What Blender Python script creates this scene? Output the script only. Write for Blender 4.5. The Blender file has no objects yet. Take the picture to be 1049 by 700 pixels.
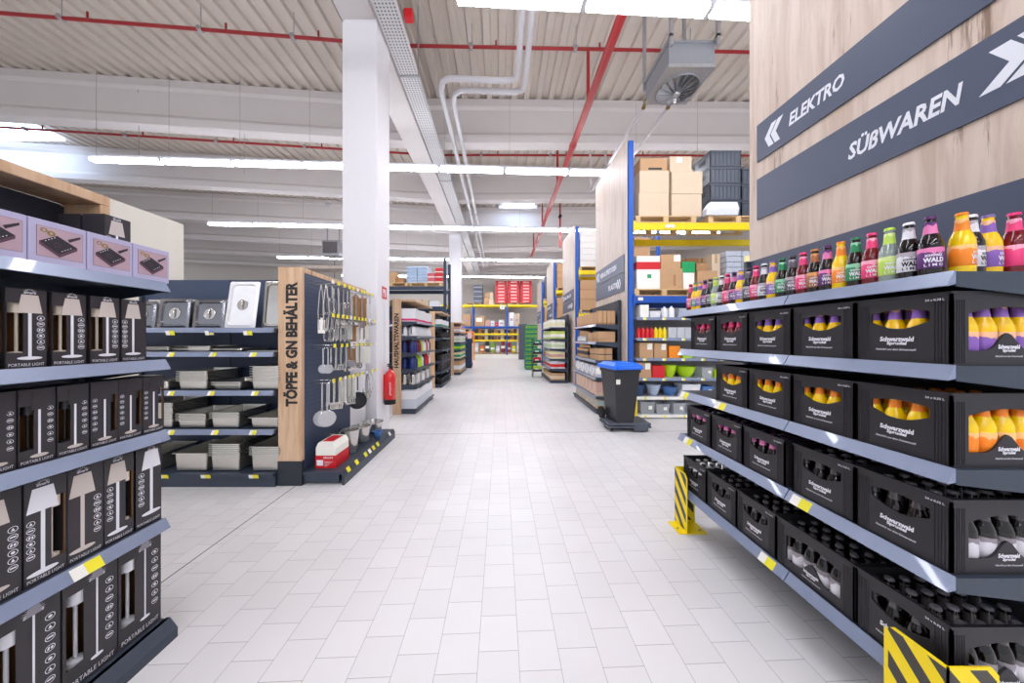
import bpy, math, random
from mathutils import Matrix, Vector
from mathutils.geometry import tessellate_polygon
random.seed(7)
SC = bpy.context.scene
COL = SC.collection
PI = math.pi
R = math.radians
ORD = ['first', 'second', 'third', 'fourth', 'fifth', 'sixth', 'seventh', 'eighth', 'ninth', 'tenth', 'eleventh', 'twelfth', 'thirteenth', 'fourteenth',
       'fifteenth', 'sixteenth', 'seventeenth', 'eighteenth', 'nineteenth', 'twentieth', 'twenty-first', 'twenty-second', 'twenty-third', 'twenty-fourth',
       'twenty-fifth', 'twenty-sixth', 'twenty-seventh', 'twenty-eighth']

# ------------------------------------------------------------------ materials
def lin(c):
    if isinstance(c, str):
        c = [int(c[i:i + 2], 16) / 255 for i in (1, 3, 5)]
        c = [x / 12.92 if x <= .04045 else ((x + .055) / 1.055) ** 2.4 for x in c]
    return (c[0], c[1], c[2], 1.0)

MATS = {}
def mat(name, col, rough=.5, metal=0.0, var=.06, scale=12.0, emit=0.0, coat=0.0, bump=0.0, alpha=1.0, spec=.5, trans=0.0):
    if name in MATS:
        return MATS[name]
    m = bpy.data.materials.new(name)
    m.use_nodes = True
    nt = m.node_tree
    b = nt.nodes['Principled BSDF']
    c = lin(col)
    tc = nt.nodes.new('ShaderNodeTexCoord')
    nz = nt.nodes.new('ShaderNodeTexNoise')
    nz.inputs['Scale'].default_value = scale
    nz.inputs['Detail'].default_value = 2
    nt.links.new(tc.outputs['Object'], nz.inputs['Vector'])
    mx = nt.nodes.new('ShaderNodeMix'); mx.data_type = 'RGBA'
    mx.inputs[6].default_value = tuple(max(0, x * (1 - var)) for x in c[:3]) + (1,)
    mx.inputs[7].default_value = tuple(min(1, x * (1 + var)) for x in c[:3]) + (1,)
    nt.links.new(nz.outputs[0], mx.inputs[0])
    nt.links.new(mx.outputs[2], b.inputs['Base Color'])
    b.inputs['Roughness'].default_value = rough
    b.inputs['Metallic'].default_value = metal
    b.inputs['Coat Weight'].default_value = coat
    b.inputs['Specular IOR Level'].default_value = spec
    b.inputs['Alpha'].default_value = alpha
    b.inputs['Transmission Weight'].default_value = trans
    if emit:
        b.inputs['Emission Color'].default_value = c
        b.inputs['Emission Strength'].default_value = emit
    if bump:
        bp = nt.nodes.new('ShaderNodeBump'); bp.inputs['Strength'].default_value = bump
        nt.links.new(nz.outputs[0], bp.inputs['Height']); nt.links.new(bp.outputs[0], b.inputs['Normal'])
    MATS[name] = m
    return m

def nodes(m):
    nt = m.node_tree
    b = nt.nodes['Principled BSDF']
    def N(t, **k):
        n = nt.nodes.new(t)
        for a, v in k.items():
            if a.startswith('i'):
                n.inputs[int(a[1:])].default_value = v
            else:
                setattr(n, a, v)
        return n
    return nt, b, N, nt.links.new

def math_chain(N, L, op, a, b=None, c=None):
    n = N('ShaderNodeMath', operation=op)
    for i, v in enumerate((a, b, c)):
        if v is None: continue
        if isinstance(v, (int, float)): n.inputs[i].default_value = v
        else: L(v, n.inputs[i])
    return n.outputs[0]

def wood_mat(name, c1, c2, axis=2, plank=0.0, plank_axis=1, crack=True):
    m = bpy.data.materials.new(name); m.use_nodes = True
    nt, b, N, L = nodes(m)
    tc = N('ShaderNodeTexCoord'); mp = N('ShaderNodeMapping')
    s = [9, 9, 9]; s[axis] = .7
    mp.inputs['Scale'].default_value = s
    L(tc.outputs['Object'], mp.inputs[0])
    n1 = N('ShaderNodeTexNoise'); n1.inputs['Scale'].default_value = 1.6; n1.inputs['Detail'].default_value = 6; n1.inputs['Roughness'].default_value = .65; n1.inputs['Distortion'].default_value = .6
    L(mp.outputs[0], n1.inputs['Vector'])
    cr = N('ShaderNodeValToRGB')
    cr.color_ramp.elements[0].position = .36; cr.color_ramp.elements[0].color = lin(c2)
    cr.color_ramp.elements[1].position = .58; cr.color_ramp.elements[1].color = lin(c1)
    L(n1.outputs[0], cr.inputs[0])
    out = cr.outputs[0]
    if crack:
        mp2 = N('ShaderNodeMapping'); s2 = [7, 7, 7]; s2[axis] = .55; mp2.inputs['Scale'].default_value = s2
        L(tc.outputs['Object'], mp2.inputs[0])
        n2 = N('ShaderNodeTexNoise'); n2.inputs['Scale'].default_value = 1.1; n2.inputs['Detail'].default_value = 8; n2.inputs['Roughness'].default_value = .7
        L(mp2.outputs[0], n2.inputs['Vector'])
        r2 = N('ShaderNodeValToRGB'); r2.color_ramp.elements[0].position = .31; r2.color_ramp.elements[0].color = (.42, .35, .30, 1)
        r2.color_ramp.elements[1].position = .37; r2.color_ramp.elements[1].color = (1, 1, 1, 1)
        L(n2.outputs[0], r2.inputs[0])
        mx = N('ShaderNodeMix', data_type='RGBA', blend_type='MULTIPLY'); mx.inputs[0].default_value = 1
        L(out, mx.inputs[6]); L(r2.outputs[0], mx.inputs[7]); out = mx.outputs[2]
    L(out, b.inputs['Base Color'])
    b.inputs['Roughness'].default_value = .55
    MATS[name] = m
    return m

def stripe_label(name, c1, c2, z0, z1):
    """printed bottle label: ragged mountain line between two printed colours"""
    m = bpy.data.materials.new(name); m.use_nodes = True
    nt, b, N, L = nodes(m)
    tc = N('ShaderNodeTexCoord'); sp = N('ShaderNodeSeparateXYZ'); L(tc.outputs['Object'], sp.inputs[0])
    nz = N('ShaderNodeTexNoise'); nz.inputs['Scale'].default_value = 55; nz.inputs['Detail'].default_value = 3
    L(tc.outputs['Object'], nz.inputs['Vector'])
    v = math_chain(N, L, 'MULTIPLY_ADD', nz.outputs[0], .05, sp.outputs[2])
    v = math_chain(N, L, 'GREATER_THAN', v, z0 + (z1 - z0) * .75 + .025)
    mx = N('ShaderNodeMix', data_type='RGBA'); mx.inputs[6].default_value = lin(c1); mx.inputs[7].default_value = lin(c2)
    L(v, mx.inputs[0]); L(mx.outputs[2], b.inputs['Base Color'])
    b.inputs['Roughness'].default_value = .45
    MATS[name] = m
    return m

white = mat('white_paint', '#eeecf0', .6, var=.02)
concrete = mat('painted_concrete', '#dfdad8', .7, var=.03, scale=2)
wallm = mat('wall_plaster', '#d8d2ca', .8, var=.03, scale=2)
roofm = mat('corrugated_sheet', '#cfc5ba', .55, var=.04, scale=3)
gal = mat('galvanised', '#a9aaad', .4, .6, var=.15, scale=20)
pvc = mat('grey_pipe', '#c3c1c4', .4, var=.03)
redp = mat('red_pipe', '#9c1a1e', .4, var=.05)
shelfm = mat('anthracite_shelf', '#38414f', .42, .15, var=.05)
shelfd = mat('anthracite_dark', '#2a3038', .5, .1, var=.05)
railm = mat('price_rail_plastic', '#828da6', .28, .1, var=.04, coat=.4)
blackp = mat('black_plastic', '#2b2a2d', .42, var=.08)
crate_m = mat('crate_plastic', '#232126', .48, var=.05)
blackm = mat('black_board', '#131317', .6)
printw = mat('print_white', '#ecebf2', .5, var=.01)
printc = mat('print_cream', '#cfc4bd', .5, var=.02)
printg = mat('print_grey', '#9b97a0', .5)
boxblk = mat('carton_black_print', '#332f34', .38, var=.06, scale=30)
brownin = mat('carton_brown', '#8a6238', .8, var=.1)
lampcream = mat('lamp_cream', '#e9dccb', .35)
lampwhite = mat('lamp_white', '#e8e8ee', .3)
yellow = mat('guard_yellow', '#f6d800', .4, var=.03)
rackblue = mat('rack_blue', '#0b4fae', .4, var=.05)
rackyel = mat('rack_yellow', '#f0d404', .45, var=.06)
racknavy = mat('rack_navy', '#20344c', .4, var=.05)
steel = mat('steel', '#d6d3ce', .22, .92, var=.05)
steeld = mat('steel_dark', '#8d8d92', .18, .95, var=.05)
steelw = mat('steel_brushed', '#dedad2', .3, .93, var=.04)
wire = mat('wire_chrome', '#c9c9cc', .25, .9)
tagy = mat('tag_yellow', '#f1e52a', .5, var=.02)
tagw = mat('tag_white', '#f4f2e8', .5, var=.02)
tagb = mat('tag_blue', '#6c7fc4', .5, var=.02)
tagink = mat('tag_ink', '#4a3a10', .6)
card = mat('cardboard', '#c29a72', .8, var=.08, scale=6)
card2 = mat('cardboard_pale', '#d8c3a8', .8, var=.05, scale=6)
card3 = mat('cardboard_brown', '#a97f58', .8, var=.08, scale=6)
tape = mat('packing_tape', '#b79a72', .3, var=.05)
wrap = mat('shrink_wrap', '#c9ced8', .2, var=.25, scale=25, coat=.5)
palm = mat('pallet_wood', '#d2b183', .8, var=.15, scale=14)
greyc = mat('grey_crate', '#4c525e', .45, var=.05)
clearm = mat('clear_plastic', '#e4e9ee', .12, var=.02, alpha=.32, coat=.5)
red = mat('red', '#cf1520', .45)
redx = mat('extinguisher_red', '#e01414', .25, coat=.6)
lime = mat('lime', '#b8e010', .35)
orange = mat('orange', '#f08a10', .45)
bluem = mat('bowl_blue', '#4a78b4', .35)
navy = mat('navy', '#1c2f6e', .35)
binblue = mat('bin_lid_blue', '#1c6ee8', .35)
green = mat('green', '#12a05a', .45)
dgreen = mat('crate_green', '#1e8a68', .45)
pink = mat('pink', '#e02c78', .45)
wine = mat('wine', '#7c1030', .4)
lilac = mat('lilac_print', '#b5b0cf', .45, var=.03)
rosep = mat('rose_print', '#b59aa6', .5, var=.1, scale=30)
stripd = mat('strip_dark', '#2b2430', .4)
gold = mat('print_gold', '#8a7430', .5)
signm = mat('sign_slate', '#4a5268', .45, var=.03, scale=2)
signw = mat('sign_white', '#eceef6', .45, var=.01)
inkblk = mat('ink_black', '#17161a', .5)
whitep = mat('white_plastic', '#e9eaee', .35, var=.02)
oak = wood_mat('oak_panel', '#ddcabb', '#c9b2a0')
oakd = wood_mat('oak_warm', '#d6b594', '#c09a76')
oakp = wood_mat('oak_pale', '#cfc0b4', '#bba99c', crack=False)
rubber = mat('rubber', '#151515', .7)

# floor: square tiles laid in staggered columns, with two movement joints
fm = bpy.data.materials.new('floor_tiles'); fm.use_nodes = True
nt, b, N, L = nodes(fm)
tc = N('ShaderNodeTexCoord'); sp = N('ShaderNodeSeparateXYZ'); L(tc.outputs['Object'], sp.inputs[0])
ysk = math_chain(N, L, 'MULTIPLY_ADD', sp.outputs[0], -.04, sp.outputs[1])
yy = math_chain(N, L, 'ADD', ysk, 50 - 1.472 + .2)
xx = math_chain(N, L, 'ADD', sp.outputs[0], 40 + .111)
cb = N('ShaderNodeCombineXYZ'); L(yy, cb.inputs[0]); L(xx, cb.inputs[1])
br = N('ShaderNodeTexBrick'); br.offset = .5; br.offset_frequency = 2; br.squash = 1
br.inputs['Color1'].default_value = lin('#e2dfdf'); br.inputs['Color2'].default_value = lin('#e7e4e4'); br.inputs['Mortar'].default_value = lin('#a3a1a6')
br.inputs['Scale'].default_value = 1; br.inputs['Mortar Size'].default_value = .0013; br.inputs['Mortar Smooth'].default_value = .1
br.inputs['Brick Width'].default_value = .2; br.inputs['Row Height'].default_value = .2
L(cb.outputs[0], br.inputs['Vector'])
j1 = math_chain(N, L, 'LESS_THAN', math_chain(N, L, 'ABSOLUTE', math_chain(N, L, 'ADD', sp.outputs[0], 2.185)), .0045)
j2 = math_chain(N, L, 'LESS_THAN', math_chain(N, L, 'ABSOLUTE', math_chain(N, L, 'ADD', ysk, -5.17)), .006)
j = math_chain(N, L, 'MAXIMUM', j1, j2)
nz = N('ShaderNodeTexNoise'); nz.inputs['Scale'].default_value = 1.3; nz.inputs['Detail'].default_value = 5
L(tc.outputs['Object'], nz.inputs['Vector'])
cr = N('ShaderNodeValToRGB'); cr.color_ramp.elements[0].position = .3; cr.color_ramp.elements[0].color = (.93, .93, .93, 1); cr.color_ramp.elements[1].position = .7; cr.color_ramp.elements[1].color = (1, 1, 1, 1)
L(nz.outputs[0], cr.inputs[0])
mx = N('ShaderNodeMix', data_type='RGBA', blend_type='MULTIPLY'); mx.inputs[0].default_value = 1
L(br.outputs[0], mx.inputs[6]); L(cr.outputs[0], mx.inputs[7])
mj = N('ShaderNodeMix', data_type='RGBA'); L(j, mj.inputs[0]); L(mx.outputs[2], mj.inputs[6]); mj.inputs[7].default_value = lin('#3a3a3c')
L(mj.outputs[2], b.inputs['Base Color']); b.inputs['Roughness'].default_value = .28; b.inputs['Specular IOR Level'].default_value = .35
MATS['floor_tiles'] = fm

# perforated dark back panel
def perforated(name, base, hole, pitch=.04, r=.008, ax=(1, 2)):
    m = bpy.data.materials.new(name); m.use_nodes = True
    nt, b, N, L = nodes(m)
    tc = N('ShaderNodeTexCoord'); sp = N('ShaderNodeSeparateXYZ'); L(tc.outputs['Object'], sp.inputs[0])
    ds = []
    for a, p in zip(ax, (pitch, pitch)):
        f = math_chain(N, L, 'ABSOLUTE', math_chain(N, L, 'SUBTRACT', math_chain(N, L, 'FRACT', math_chain(N, L, 'DIVIDE', math_chain(N, L, 'ADD', sp.outputs[a], 60), p)), .5))
        ds.append(math_chain(N, L, 'LESS_THAN', f, r / p))
    v = math_chain(N, L, 'MULTIPLY', ds[0], ds[1])
    mx = N('ShaderNodeMix', data_type='RGBA'); L(v, mx.inputs[0]); mx.inputs[6].default_value = lin(base); mx.inputs[7].default_value = lin(hole)
    L(mx.outputs[2], b.inputs['Base Color']); b.inputs['Roughness'].default_value = .5
    MATS[name] = m
    return m
peg = perforated('pegboard_dark', '#343947', '#07080b')
pegx = perforated('pegboard_navy', '#3a4760', '#141a26', .05, .006)
postblue = perforated('rack_post_blue', '#0d5cc2', '#062a5c', .05, .01, (0, 2))
postnavy = perforated('rack_post_navy', '#22364f', '#0c1520', .05, .01, (0, 2))
traym = perforated('tray_perforated', '#d9d8da', '#6a6866', .055, .013, (0, 1))
brush = mat('skylight_glass', '#c4dcff', .3, emit=8)

# hazard stripes on the rack guards: s runs round the corner, z up
gm = bpy.data.materials.new('hazard_stripes'); gm.use_nodes = True
nt, b, N, L = nodes(gm)
tc = N('ShaderNodeTexCoord'); sp = N('ShaderNodeSeparateXYZ'); L(tc.outputs['Object'], sp.inputs[0])
s = math_chain(N, L, 'SUBTRACT', sp.outputs[0], sp.outputs[1])
d = math_chain(N, L, 'MULTIPLY_ADD', s, 1.15, sp.outputs[2])
fr = math_chain(N, L, 'LESS_THAN', math_chain(N, L, 'FRACT', math_chain(N, L, 'DIVIDE', math_chain(N, L, 'ADD', d, 3.0), .142)), .47)
inz = math_chain(N, L, 'MULTIPLY', math_chain(N, L, 'LESS_THAN', sp.outputs[2], .468), math_chain(N, L, 'GREATER_THAN', sp.outputs[2], .02))
ins = math_chain(N, L, 'LESS_THAN', math_chain(N, L, 'ABSOLUTE', s), .162)
v = math_chain(N, L, 'MULTIPLY', fr, math_chain(N, L, 'MULTIPLY', inz, ins))
mx = N('ShaderNodeMix', data_type='RGBA'); L(v, mx.inputs[0]); mx.inputs[6].default_value = lin('#f8dc00'); mx.inputs[7].default_value = lin('#3c3835')
L(mx.outputs[2], b.inputs['Base Color']); b.inputs['Roughness'].default_value = .4
MATS['hazard_stripes'] = gm

# ------------------------------------------------------------------ mesh builder
class MB:
    def __init__(s):
        s.v = []; s.f = []; s.m = []
    def add(s, vs, fs, m=0):
        o = len(s.v)
        s.v += [tuple(x) for x in vs]
        s.f += [tuple(i + o for i in f) for f in fs]
        s.m += [m] * len(fs)
        return s
    def box(s, x0, x1, y0, y1, z0, z1, m=0):
        return s.add([(x0, y0, z0), (x1, y0, z0), (x1, y1, z0), (x0, y1, z0), (x0, y0, z1), (x1, y0, z1), (x1, y1, z1), (x0, y1, z1)],
                     [(3, 2, 1, 0), (4, 5, 6, 7), (0, 1, 5, 4), (1, 2, 6, 5), (2, 3, 7, 6), (3, 0, 4, 7)], m)
    def cbox(s, x0, x1, y0, y1, z0, z1, c=.004, m=0):
        """box with chamfered edges"""
        c = min(c, (x1 - x0) / 2.5, (y1 - y0) / 2.5, (z1 - z0) / 2.5)
        rings = []
        for z, k in ((z0, c), (z0 + c, 0), (z1 - c, 0), (z1, c)):
            a0, a1, b0, b1 = x0 + k, x1 - k, y0 + k, y1 - k
            q = c if k == 0 else c * .5
            rings.append([(a0 + q, b0, z), (a1 - q, b0, z), (a1, b0 + q, z), (a1, b1 - q, z), (a1 - q, b1, z), (a0 + q, b1, z), (a0, b1 - q, z), (a0, b0 + q, z)])
        return s.loft(rings, m)
    def loft(s, rings, m=0, caps=True, closed=True):
        n = len(rings[0]); o = []
        vs = [p for r in rings for p in r]; fs = []
        for i in range(len(rings) - 1):
            for k in range(n if closed else n - 1):
                a, b2 = i * n + k, i * n + (k + 1) % n
                fs.append((a, b2, b2 + n, a + n))
        if caps:
            fs.append(tuple(range(n - 1, -1, -1))); fs.append(tuple((len(rings) - 1) * n + k for k in range(n)))
        return s.add(vs, fs, m)
    def lathe(s, prof, n=16, c=(0, 0, 0), m=0, caps=True, ax=2, a0=0, a1=2 * PI):
        full = abs(a1 - a0 - 2 * PI) < 1e-6
        k = n if full else n + 1
        rings = []
        for r, z in prof:
            ring = []
            for i in range(k):
                a = a0 + (a1 - a0) * i / n
                p = (r * math.cos(a), r * math.sin(a), z)
                if ax == 0: p = (p[2], p[0], p[1])
                if ax == 1: p = (p[1], p[2], p[0])
                ring.append((p[0] + c[0], p[1] + c[1], p[2] + c[2]))
            rings.append(ring)
        return s.loft(rings, m, caps and full, full)
    def cyl(s, p0, p1, r0, r1=None, n=10, m=0):
        r1 = r0 if r1 is None else r1
        p0 = Vector(p0); p1 = Vector(p1); d = (p1 - p0).normalized()
        u = d.orthogonal().normalized(); w = d.cross(u)
        rings = [[tuple(p + (u * math.cos(2 * PI * i / n) + w * math.sin(2 * PI * i / n)) * r) for i in range(n)] for p, r in ((p0, r0), (p1, r1))]
        return s.loft(rings, m)
    def tube(s, pts, r, n=8, m=0):
        pts = [Vector(p) for p in pts]; rings = []
        u = None
        for i, p in enumerate(pts):
            d = ((pts[min(i + 1, len(pts) - 1)] - p).normalized() + (p - pts[max(i - 1, 0)]).normalized()).normalized()
            u = d.orthogonal().normalized() if u is None else (u - d * u.dot(d)).normalized()
            w = d.cross(u)
            rings.append([tuple(p + (u * math.cos(2 * PI * k / n) + w * math.sin(2 * PI * k / n)) * r) for k in range(n)])
        return s.loft(rings, m)
    def panel(s, outer, holes, t, fn, m=0, mi=None):
        """flat plate with holes; outlines in (a, b); fn(a, b, h) -> xyz, h runs 0..t"""
        loops = [[Vector((a, b, 0)) for a, b in l] for l in [outer] + list(holes)]
        tris = tessellate_polygon(loops)
        flat = [p for l in loops for p in l]; n = len(flat)
        vs = [fn(p.x, p.y, 0) for p in flat] + [fn(p.x, p.y, t) for p in flat]
        s.add(vs, [tuple(x) for x in tris], m)
        o = len(s.v) - 2 * n
        s.f += [tuple(o + n + i for i in reversed(x)) for x in tris]; s.m += [m if mi is None else mi] * len(tris)
        k = 0
        for l in loops:
            c = len(l)
            for i in range(c):
                a, b2 = o + k + i, o + k + (i + 1) % c
                s.f.append((a, b2, b2 + n, a + n)); s.m.append(m)
            k += c
        return s
    def poly(s, pts, t, fn, m=0):
        return s.panel(pts, [], t, fn, m)
    def mesh(s, M, fac=1, m=0):
        """append cached text data (verts, faces) through matrix or function"""
        vs, fs = M
        return s.add(vs, fs, m)
    def xf(s, mtx):
        s.v = [tuple(mtx @ Vector(p)) for p in s.v]; return s
    def data(s, name, mats, smooth=False):
        me = bpy.data.meshes.new(name)
        me.from_pydata(s.v, [], s.f)
        for m in (mats if isinstance(mats, (list, tuple)) else [mats]):
            me.materials.append(m)
        me.polygons.foreach_set('material_index', s.m)
        import bmesh
        bm = bmesh.new(); bm.from_mesh(me); bmesh.ops.recalc_face_normals(bm, faces=bm.faces); bm.to_mesh(me); bm.free()
        if smooth:
            me.shade_smooth()
            try: me.set_sharp_from_angle(angle=R(38))
            except Exception: pass
        me.update()
        return me

def tag(o, label, cat, group=None):
    o['label'] = label; o['category'] = cat
    if group: o['group'] = group
    return o
def P(name, mb, mats=None, parent=None, smooth=False, label=None, loc=None):
    me = mb if isinstance(mb, bpy.types.Mesh) else mb.data(name, mats, smooth)
    o = bpy.data.objects.new(name, me); COL.objects.link(o)
    if parent: o.parent = parent
    if label: o['label'] = label
    if loc: o.location = loc
    return o
def T(name, label, cat, loc=(0, 0, 0), rz=0, group=None):
    o = bpy.data.objects.new(name, None); COL.objects.link(o)
    o.location = loc; o.rotation_euler = (0, 0, rz); o.empty_display_size = .05
    return tag(o, label, cat, group)
def TM(name, mb, mats, label, cat, group=None, smooth=False, loc=None, rz=0):
    o = P(name, mb, mats, None, smooth, None, loc); o.rotation_euler = (0, 0, rz)
    return tag(o, label, cat, group)
def S(name, mb, mats, smooth=False):
    o = P(name, mb, mats, None, smooth); o['kind'] = 'structure'; return o
def dup(o, loc=None, rz=None, label=None, group=None, parent=None, name=None):
    c = o.copy(); COL.objects.link(c); c.parent = parent
    if name: c.name = name
    if loc is not None: c.location = loc
    if rz is not None: c.rotation_euler = (0, 0, rz)
    if label: c['label'] = label
    if group: c['group'] = group
    for ch in list(o.children):
        dup(ch, parent=c)
    return c

TXT = {}
def text(sx, w, h, bold=.0, shear=0.0, font_w=None):
    """letters scaled to w x h, lower corner at the origin: (list of (x, y), triangles)"""
    k = (sx, bold, shear)
    if k not in TXT:
        cu = bpy.data.curves.new('t', 'FONT'); cu.body = sx; cu.size = 1; cu.offset = bold; cu.shear = shear; cu.resolution_u = 2; cu.fill_mode = 'FRONT'
        ob = bpy.data.objects.new('t', cu); COL.objects.link(ob)
        bpy.context.view_layer.update()
        me = bpy.data.meshes.new_from_object(ob)
        TXT[k] = ([(v.co.x, v.co.y) for v in me.vertices], [tuple(p.vertices) for p in me.polygons])
        bpy.data.objects.remove(ob); bpy.data.meshes.remove(me); bpy.data.curves.remove(cu)
    vs, fs = TXT[k]
    x0 = min(v[0] for v in vs); x1 = max(v[0] for v in vs); y0 = min(v[1] for v in vs); y1 = max(v[1] for v in vs)
    return [((x - x0) / (x1 - x0) * w, (y - y0) / (y1 - y0) * h) for x, y in vs], fs
def put_text(mb, sx, w, h, fn, bold=0.0, shear=0.0, m=0):
    vs, fs = text(sx, w, h, bold, shear)
    mb.add([fn(a, b2) for a, b2 in vs], fs, m)
    return mb
def ell(cx, cy, rx, ry, n=16, a0=0, a1=2 * PI):
    return [(cx + rx * math.cos(a0 + (a1 - a0) * i / n), cy + ry * math.sin(a0 + (a1 - a0) * i / n)) for i in range(n)]
def rrect(x0, x1, y0, y1, r, n=4):
    out = []
    for cx, cy, a in ((x1 - r, y1 - r, 0), (x0 + r, y1 - r, 90), (x0 + r, y0 + r, 180), (x1 - r, y0 + r, 270)):
        for i in range(n + 1):
            t = R(a + 90 * i / n); out.append((cx + r * math.cos(t), cy + r * math.sin(t)))
    return out
# ------------------------------------------------------------------ camera
H = 1.575
cd = bpy.data.cameras.new('camera'); cam = bpy.data.objects.new('camera', cd); COL.objects.link(cam)
cam.location = (0, 0, H); cam.rotation_euler = (PI / 2, 0, 0)
cd.sensor_width = 36; cd.lens = 320 / 1049 * 36; cd.shift_x = 11.5 / 1049; cd.shift_y = -3.5 / 1049; cd.clip_start = .05; cd.clip_end = 200
SC.camera = cam
SK = .05                                   # the roof's cross members run slightly askew to the aisle
VX = -2.18
def rise(x): return .036 * (VX - x) if x < VX else .027 * (x - VX)

# ------------------------------------------------------------------ shell
S('floor', MB().add([(-34, -13, 0), (16, -13, 0), (16, 30, 0), (-34, 30, 0)], [(0, 1, 2, 3)]), fm)
mb = MB()
XL, XR, YB = -32.0, 15.0, 27.5
prof = []
x = XL
while x < XR:
    prof += [(x, 0), (x + .14, 0), (x + .17, .07), (x + .31, .07), (x + .34, 0)]
    x += .34
rings = [[(a, y0 + SK * a, 8.1 + rise(a) + dz) for a, dz in prof] for y0 in (-13.0, YB + 1.5)]
mb.loft(rings, 0, False, False)
S('ceiling', mb, roofm)
mb = MB()
def cross_beam(y0):
    m = MB()
    for xa, xb in ((XL, VX), (VX, XR)):
        for (w0, w1, z0, z1) in ((.36, .36, -1.21, -1.01), (.36, .2, -1.01, -.9), (.2, .2, -.9, -.28), (.2, .3, -.28, -.2), (.3, .3, -.2, 0)):
            vs = []
            for xx_ in (xa, xb):
                for (w, z) in ((w0, z0), (w1, z1)):
                    for sg in (-1, 1):
                        vs.append((xx_, y0 + SK * xx_ + sg * w / 2, 8.1 + rise(xx_) + z))
            m.add(vs, [(0, 1, 3, 2), (4, 6, 7, 5), (0, 4, 5, 1), (2, 3, 7, 6), (0, 2, 6, 4), (1, 5, 7, 3)])
    return m
for i, y0 in enumerate((-9.0, -5.45, -1.9, 8.75, 12.3, 15.85, 19.4, 22.95, 26.5)):
    S('ceiling_beam', cross_beam(y0), concrete)
S('valley_beam', MB().box(-2.55, -2.02, -12, 27.5, 6.7, 7.85).box(-2.62, -1.95, -12, 27.5, 7.7, 7.9), concrete)
for y0 in (5.0, 15.35):
    S('column', MB().cbox(-2.54, -1.98, y0, y0 + .56, 0, 6.66, .012).box(-2.52, -2.0, y0 + .02, y0 + .54, 6.66, 6.72), white)
S('wall_back', MB().box(-32, 15, 27.5, 27.8, 0, 9.5), wallm)
S('wall_left', MB().box(-5.55, -5.38, 2.2, 5.3, 0, 3.5), mat('wall_white', '#efe9dc', .8, var=.02))
S('wall_right', MB().box(13.2, 13.4, 4, 27.5, 0, 8.6), wallm)
# skylights
S('window_1', MB().box(-18.6, -15.2, 10.0, 10.9, 8.46, 8.50), brush)
S('window_2', MB().box(.1, 1.6, 14.55, 15.35, 8.02, 8.05), brush)
mb = MB().box(-.1, 1.8, 14.4, 14.5, 7.98, 8.12).box(-.1, 1.8, 15.4, 15.5, 7.98, 8.12)
S('trim_1', mb, white)

# cable tray along the valley beam
t = T('cable_tray', 'long white perforated cable tray running beside the valley beam', 'cable tray', (0, 0, 6.62))
P('tray', MB().box(-1.93, -1.6, 1, 26, 0, .012), traym, t)
P('side_rail', MB().box(-1.94, -1.925, 1, 26, 0, .09), white, t)
P('side_rail', MB().box(-1.605, -1.59, 1, 26, 0, .09), white, t)
for y0 in range(2, 26, 4):
    P('hanger_bracket', MB().box(-1.95, -1.58, y0, y0 + .04, -.012, 0).box(-1.6, -1.58, y0, y0 + .04, 0, 1.35), gal, t)
t = T('alarm_sounder', 'small red alarm box fixed to the perforated cable tray', 'alarm', (-1.56, 5.0, 6.72))
P('housing', MB().cbox(0, .14, 0, .12, 0, .16, .015), red, t); P('bracket', MB().box(-.02, 0, .04, .08, .02, .14), gal, t)

# sprinkler cross pipes
for i, (y0, z0) in enumerate(((6.55, 7.62), (9.9, 7.32), (13.9, 7.62), (17.6, 7.62), (21.2, 7.62))):
    t = T('sprinkler_pipe', 'thin red sprinkler pipe under the roof, %s from the entrance end' % ORD[i], 'sprinkler pipe', (0, 0, 0), 0, 'sprinkler pipes under the roof')
    P('pipe', MB().cyl((-26, y0 - 26 * SK, z0 + rise(-26)), (-2.3, y0 - 2.3 * SK, z0), .033, n=8)
      .cyl((-1.88, y0 - 1.88 * SK, z0), (12.5, y0 + 12.5 * SK, z0 + rise(12.5)), .033, n=8), redp, t, True)
    for xx_ in ([-14, -11.2, -8.6, -6.0, -4.2, -.6, 1.6, 4.1, 6.8] if i < 2 else [-.6, 4.1]):
        zz = z0 + rise(xx_); yy_ = y0 + xx_ * SK
        P('hanger', MB().cyl((xx_, yy_, zz), (xx_, yy_, zz + .5), .008, n=6).cyl((xx_ - .02, yy_ - .05, zz), (xx_ - .02, yy_ + .05, zz), .05, n=8), gal, t)
        P('sprinkler_head', MB().cyl((xx_ + .5, yy_, zz), (xx_ + .5, yy_, zz + .12), .018, n=6), redp, t)
t = T('supply_pipe', 'thick red fire main running lengthwise under the roof', 'sprinkler main', (0, 0, 0))
P('pipe', MB().cyl((1.86, -1, 6.54), (1.86, 19.6, 6.54), .078, n=14), redp, t, True)
for y0 in (6.65, 10.25, 14.0, 17.7):
    P('branch', MB().cyl((1.86, y0, 6.54), (1.86, y0, 7.72), .035, n=8), redp, t, True)
for y0 in (3, 8, 12, 16, 20):
    P('coupling', MB().cyl((1.86, y0, 6.54), (1.86, y0 + .12, 6.54), .09, n=14), redp, t, True)
t = T('drop_pipe', 'short vertical red drop pipe behind the wood-clad rack end', 'sprinkler pipe', (0, 0, 0))
P('pipe', MB().cyl((2.45, 12.9, 5.3), (2.45, 12.9, 7.6), .035, n=8), redp, t, True)
P('valve', MB().cyl((2.45, 12.83, 6.6), (2.45, 12.97, 6.6), .07, n=10), rubber, t)

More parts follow.
